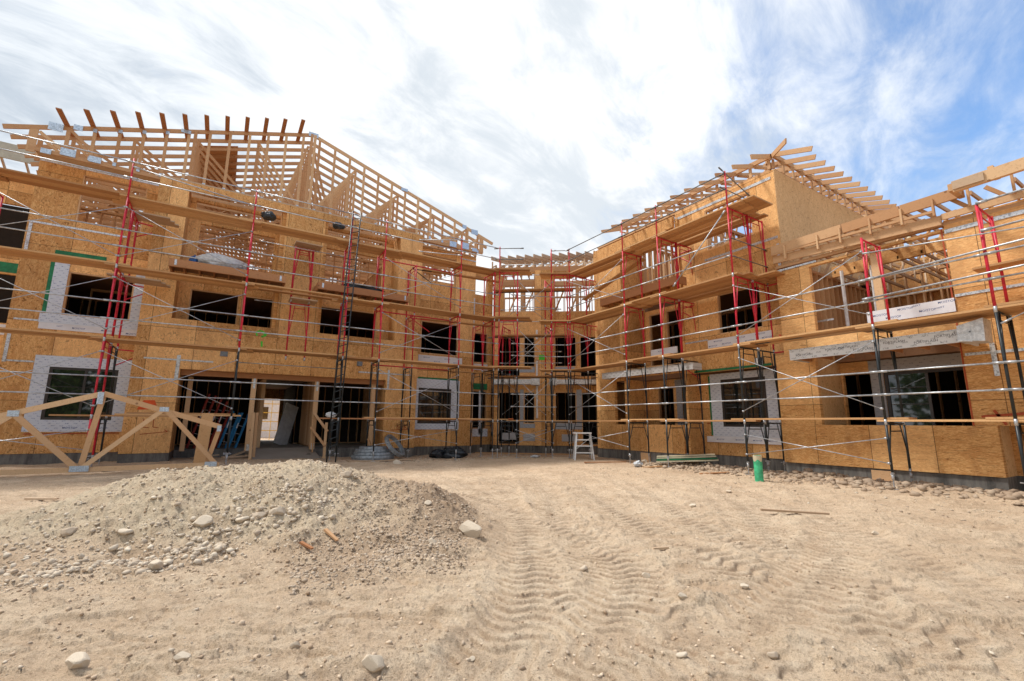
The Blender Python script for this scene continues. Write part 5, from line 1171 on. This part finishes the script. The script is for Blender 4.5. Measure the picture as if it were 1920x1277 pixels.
rung_ladder('ladder', .18, 20.75, 1.4, -.12, 'blue_glassfibre', 'second blue ladder leaning between a blue one and the red ones', rz=.5, w_=.26)
for k in range(4): rung_ladder('ladder', -.15 - .22 * k, 20.95, 1.75 + .1 * k, -.12, 'red_glassfibre', ['red ladder leaning next to the blue ladders', 'second red ladder from the blue ladders', 'third red ladder from the blue ladders', 'leftmost red ladder in the dark porch'][k], rz=.5, w_=.24)
o = MB(); o.bar((2.35, 22.9, -1.0), (2.75, 23.2, .75), .7, .05, up=(.7, -1, 0)); solo(o, 'sheet_panel', 'pvc_white', (2.35, 22.9, -1.0), 'white sheet panel leaning inside the far doorway', 'panel')
for k, (x, y) in enumerate([(-.7, 19.6), (.45, 19.4), (.2, 18.6), (.9, 19.0)]):
    o = MB(); o.bar((x, y, -1.25 + .03 * k), (x + .8, y + .3, -1.18 + .25 * (k == 1)), .14, .04); solo(o, 'wood_offcut', 'lumber_grey', (x, y, -1.25), ['board scrap against the footing left of the porch', 'board propped on the footing under the red ladders', 'flat board scrap before the porch footing', 'short scrap beside the ramp'][k], 'offcut', 'wood scraps lying on the dirt')

# coils of galvanised strap on a board
x, y = 4.85, 17.25; z0 = gh(x, y)
RG = thing('metal_coil_stack', (x, y, z0), 'stack of flat galvanised metal coils with one ring tipped on its side', 'coils')
def lathe(mb, prof, n=40):
    vs = [(r * math.cos(2 * math.pi * i / n), r * math.sin(2 * math.pi * i / n), z) for r, z in prof for i in range(n)]
    m_ = len(prof); fs = [(j * n + i, j * n + (i + 1) % n, ((j + 1) % m_) * n + (i + 1) % n, ((j + 1) % m_) * n + i) for j in range(m_) for i in range(n)]
    mb._add(vs, fs)
for k, (r, h) in enumerate([(.74, .10), (.70, .20), (.60, .31), (.48, .40)]):
    q = MB(); lathe(q, [(r * .55, h - .02), (r, h - .09), (r + .02, h - .02), (r, h + .05), (r * .55, h + .05)]); o = q.build('coil', 'coil_metal', smooth=False); o.parent = RG; o.location = (random.uniform(-.05, .05), 0, .03)
q = MB(); lathe(q, [(.38, -.06), (.48, -.06), (.48, .06), (.38, .06)]); o = q.build('ring', 'coil_metal'); o.parent = RG; o.location = (.70, -.28, .50); o.rotation_euler = (.55, .75, 0)
q = MB(); q.box(-.95, 1.3, -.75, .75, .0, .04); o = q.build('base_board', 'lumber_grey'); o.parent = RG; o.location = (-.05, 0, .0)
q = MB(); q.bar((-.1, 0, .5), (-.2, .05, .75), .12, .04); o = q.build('wood_block', 'lumber'); o.parent = RG
bag_mesh('plastic_bundle', 'black_plastic', .95, .5, .5, 5, (8.05, 17.3, gh(8.05, 17.3)), -.5, 'shiny black plastic bundle lying on dirt before the corner pier', 'bundle')
bag_mesh('plastic_bundle', 'black_plastic', .55, .42, .4, 8, (7.45, 17.5, gh(7.5, 17.5)), -.3, 'smaller lumpy black sack left of the shiny black bundle', 'bundle')
# white step stool
sx, sy = 12.05, 14.05; sz = gh(sx, sy)
ST = thing('step_stool', (sx, sy, sz), 'white folding step stool standing on dirt in the inner corner', 'step stool'); ST.rotation_euler = (0, 0, -.56); ST.scale = (1.1, 1.1, 1.15)
for s in (-1, 1):
    for q_ in (-1, 1): part_ = MB(); part_.bar((s * .24, q_ * .08, .86), (s * .33, q_ * .24, 0.0), .045, .03); o = part_.build('leg', 'white_paint'); o.parent = ST
q = MB(); q.box(-.36, .28, -.13, .13, .86, .90); o = q.build('top_step', 'white_paint'); o.parent = ST
for z in (.22, .44, .64): q = MB(); q.box(-.30 + z * .06, .30 - z * .06, -.22 + z * .14, -.17 + z * .14, z, z + .035); o = q.build('step', 'white_paint'); o.parent = ST
q = MB(); q.bar((-.28, .2, .3), (.26, .12, .72), .03, .02); o = q.build('brace', 'white_paint'); o.parent = ST
# green pipe
x, y, z = px_ground(1424, 902)
q = MB(); n = 24; r = .098; top = [(.055 * 0) for _ in range(n)]
vs = []
for rr, zz in ((r, -.15), (r, .62), (r - .012, .62), (r - .012, -.15)):
    vs += [(rr * math.cos(2 * math.pi * i / n), rr * math.sin(2 * math.pi * i / n), zz) for i in range(n)]
q._add(vs, [(j * n + i, j * n + (i + 1) % n, ((j + 1) % 4) * n + (i + 1) % n, ((j + 1) % 4) * n + i) for j in range(3) for i in range(n)])
o = q.build('drain_pipe', 'pvc_green', smooth=False); o.location = (x, y, z); o.rotation_euler = (.03, -.06, 0); tag(o, 'bright green plastic drain pipe sticking up from the rubble', 'pipe')
q = MB(); vs = []
for rr, zz in ((r + .002, .50), (r + .002, .625), (r - .013, .625)): vs += [(rr * math.cos(2 * math.pi * i / n), rr * math.sin(2 * math.pi * i / n), zz + (.03 * math.sin(i) if zz < .55 else 0)) for i in range(n)]
q._add(vs, [(j * n + i, j * n + (i + 1) % n, (j + 1) * n + (i + 1) % n, (j + 1) * n + i) for j in range(2) for i in range(n)]); oo = q.build('pipe_rim', 'siding'); oo.parent = o
# boards and scraps along the right footing
x, y, z = px_ground(1290, 872)
for k in range(4):
    q = MB(); a = Vector((.55 + .02 * k, -.83, 0)); c = Vector((x + .06 * k, y + .03 * k, z + .05 + .05 * k)); q.bar(c - a * .95, c + a * (.9 - .05 * k) + Vector((0, 0, .12)), .30 - .03 * k, .035)
    solo(q, 'siding_board', 'pvc_green' if k == 1 else 'siding', tuple(c), ['lowest pale board of the stack by the right footing', 'green edged board in the stack by the right footing', 'third pale board of the stack by the right footing', 'topmost pale board of the stack by the right footing'][k], 'board', 'pale boards stacked by the footing') if k != 1 else solo(q, 'siding_board', 'green_membrane', tuple(c), 'dark green board between pale ones by the right footing', 'board', 'pale boards stacked by the footing')
stick(1235, 877, 1.1, .12, 'fresh lumber piece left of the pale board stack', .09, .04, 'fresh')
x, y, z = px_ground(1197, 876); bag_mesh('plastic_sack', 'white_tarp', .42, .28, .22, 12, (x, y, z), .4, 'crumpled white sack at the left end of the lumber piece', 'sack')
x, y, z = px_ground(1240, 870); bag_mesh('plastic_sack', 'white_tarp', .4, .25, .14, 15, (x, y, z), .2, 'flat white plastic scrap behind the lumber piece', 'sack')
x, y, z = px_ground(1003, 858); bag_mesh('plastic_sack', 'white_tarp', .5, .3, .10, 18, (x, y, z), .2, 'white plastic scrap on the dirt in front of the corner pier', 'sack')
for a in [(574, 1029, .17, -.45, 'reddish wood splinter on the front slope of the heap', .035, .02, 'lumber_red'), (620, 1010, .22, -.55, 'pale wood splinter higher on the front slope', .04, .02, 'lumber'), (1490, 963, .95, -.12, 'long thin weathered stick on open dirt at right', .045, .03, 'lumber_grey'),
          (78, 939, .5, .05, 'grey wood scrap on the dirt left of the heap', .07, .03, 'lumber_grey'), (170, 884, .9, .1, 'flat board scrap below the truss', .10, .03, 'lumber'),
          (1135, 868, 1.5, .1, 'weathered board on dirt right of the step stool', .10, .03, 'lumber_red'), (985, 852, 4.6, -.08, 'long board lying along the foot of the corner scaffold', .12, .05, 'lumber'), (1240, 1033, .16, .0, 'small grey stick across the tyre tracks', .035, .025, 'lumber_grey'),
          (1340, 889, .8, -.05, 'red brown board scrap among the rubble', .10, .03, 'lumber_red'), ]:
    stick(*a)
# tarps on the balconies, bags and small tools
bag_mesh('tarp', 'white_tarp', 1.6, .66, .62, 21, (-.50, 17.80, 4.99), .05, 'crumpled white tarp folded on the left balcony', 'tarp', .16)
bag_mesh('tarp', 'blue_print', .30, .4, .4, 24, (-1.22, 17.8, 4.99), .2, 'blue and white printed sack end beside the white tarp', 'tarp', .25)
bag_mesh('tarp', 'black_plastic', 1.7, .5, .24, 27, (4.15, 17.6, 4.97), .02, 'crumpled black tarp lying on the right balcony of the left wing', 'tarp', .4)
bag_mesh('bucket_bag', 'white_tarp', .36, .24, .24, 30, (3.18, 16.62, Z1 + .05), 0, 'small white bag on the low plank beside the black ladder', 'bag', .15)
bag_mesh('tool_bag', 'black_plastic', .42, .3, .3, 33, (.72, 17.0, Z4 + .42), 0, 'black tool bag hung near the top rail left of the ladder', 'bag', .3)
bag_mesh('tool_bag', 'black_plastic', .40, .3, .26, 36, (3.0, 17.0, Z4 + .62), 0, 'black tool bag by the opening under the roof left of the ladder', 'bag', .3)
bag_mesh('cloth_bundle', 'orange_cloth', .6, .4, .35, 39, (14.3, 4.15, 2.55), 0, 'orange cloth bundle inside the upper right opening', 'bundle', .3)
bag_mesh('cloth_bundle', 'orange_cloth', .28, .12, .06, 42, (10.2, 16.4, Z1 + .06), 0, 'orange rag on the low plank in the inner corner', 'bundle', .3)
W = thing('work_light', (13.95, 7.95, 1.95), 'small white fronted black work light hung under the second deck', 'work light')
part('housing', 'black_plastic', W, lambda mb: mb.box(13.90, 14.02, 7.82, 8.06, 1.86, 2.06)); part('front', 'white_paint', W, lambda mb: mb.box(13.885, 13.899, 7.93, 8.05, 1.87, 2.05)); part('bracket', 'galvanised', W, lambda mb: mb.bar((13.96, 7.94, 2.06), (13.96, 7.94, 2.2), .02, .02))
W = thing('light_bulb', (14.7, 4.15, 4.75), 'round pale bulb hanging in the framing above the upper right opening', 'bulb')
q = MB(); lathe(q, [(.001, -.09), (.05, -.08), (.085, -.03), (.085, .02), (.05, .07), (.03, .1), (.001, .1)], 12); o = q.build('bulb', 'siding', smooth=True); o.parent = W; part('socket', 'black_plastic', W, lambda mb: mb.tube((14.7, 4.15, 4.84), (14.7, 4.15, 5.0), .03))
q = MB(); q.tube((12.62, 6.55, Z2 + .045), (12.62, 6.55, Z2 + .22), .035, 10, r2=.03); solo(q, 'cup', 'red_spray', (12.62, 6.55, Z2 + .045), 'small red cup standing on the second deck before the canopy', 'cup')
for k, (y, c) in enumerate([(7.05, 'black_plastic'), (6.2, 'black_plastic')]):
    q = MB(); q.box(12.5, 12.66, y - .22, y + .22, Z2 + .045, Z2 + .12); q.box(12.55, 12.6, y - .3, y - .22, Z2 + .05, Z2 + .09); solo(q, 'hand_tool', c, (12.6, y, Z2 + .045), ['dark hand tool lying on the second deck before the tall wall corner', 'dark hand tool on the second deck near the red cup'][k], 'tool')

# beyond the far doorway, and the tree line behind the camera that the panes mirror
Hs = thing('house', (4.5, 46, -1.4), 'pale sided house seen far off through the dark doorway', 'house')
part('wall', 'white_paint', Hs, lambda mb: mb.box(0.5, 10, 44, 50, -1.6, 2.6)); parts('window', 'glass', Hs, lambda mb: (mb.box(2.6, 3.4, 43.96, 43.99, .2, 1.2), mb.box(4.4, 5.2, 43.96, 43.99, .2, 1.2)))
part('roof', 'galv_dark', Hs, lambda mb: mb._add([(0, 43.5, 2.6), (10.5, 43.5, 2.6), (10.5, 50.5, 2.6), (0, 50.5, 2.6), (0, 47, 4.6), (10.5, 47, 4.6)], [(0, 1, 5, 4), (2, 3, 4, 5), (1, 2, 5), (3, 0, 4), (3, 2, 1, 0)]))
Q = MBS()
q = MB(); [q.bar((x, 36, -1.35), (x, 36, 1.6), .035, .035) for x in (1.9, 3.0)]; [q.bar((1.6, 36, z), (3.6, 36, z), .02, .05, up=(0, 0, 1)) for z in (-.6, 0, .6, 1.2)]; solo(q, 'trestle', 'yellow_paint', (2.4, 36, -1.35), 'yellow trestle stack glimpsed outside the far doorway', 'trestle')
def leaves(mb, cx, cy, cz, rx, ry, rz_, n, s):
    P = rng.normal(size=(n, 3)); P /= np.linalg.norm(P, axis=1)[:, None]; P *= rng.uniform(.45, 1.0, (n, 1)) ** .5
    P = P * (rx, ry, rz_) * (1 + .25 * np.sin(P[:, :1] * 5 + cx)) + (cx, cy, cz)
    for p in P:
        a = Vector(rng.normal(size=3)).normalized() * s; b = a.orthogonal().normalized() * s * .6; p = Vector(p)
        mb._add([tuple(p - a), tuple(p + b), tuple(p + a), tuple(p - b)], [(0, 1, 2, 3)])
q = MB()
for k in range(20):
    x = -34 + 3.2 * k; leaves(q, x, -24 + 2 * math.sin(k * 2.1), 2.6 + 1.0 * math.sin(k), 2.8, 2, 3.8 + math.cos(k * 1.7), 900, .42)
for k in range(6): leaves(q, -26, -10 + 5 * k, 2.4, 3, 3.2, 3.4 + math.cos(k), 600, .42)
tb_ = q.build('tree_belt', 'leaf'); tag(tb_, 'belt of leafy trees behind the camera, mirrored green in the ground floor panes', 'trees', kind='stuff')
T2 = MB()
for k in range(3): leaves(T2, 3.5 + 3 * k, 58, 2.5, 2.5, 2, 3, 300, .3)
solo(T2, 'tree_belt', 'leaf', (6, 58, -1.4), 'blurred trees beyond the far doorway', 'trees')['kind'] = 'stuff'
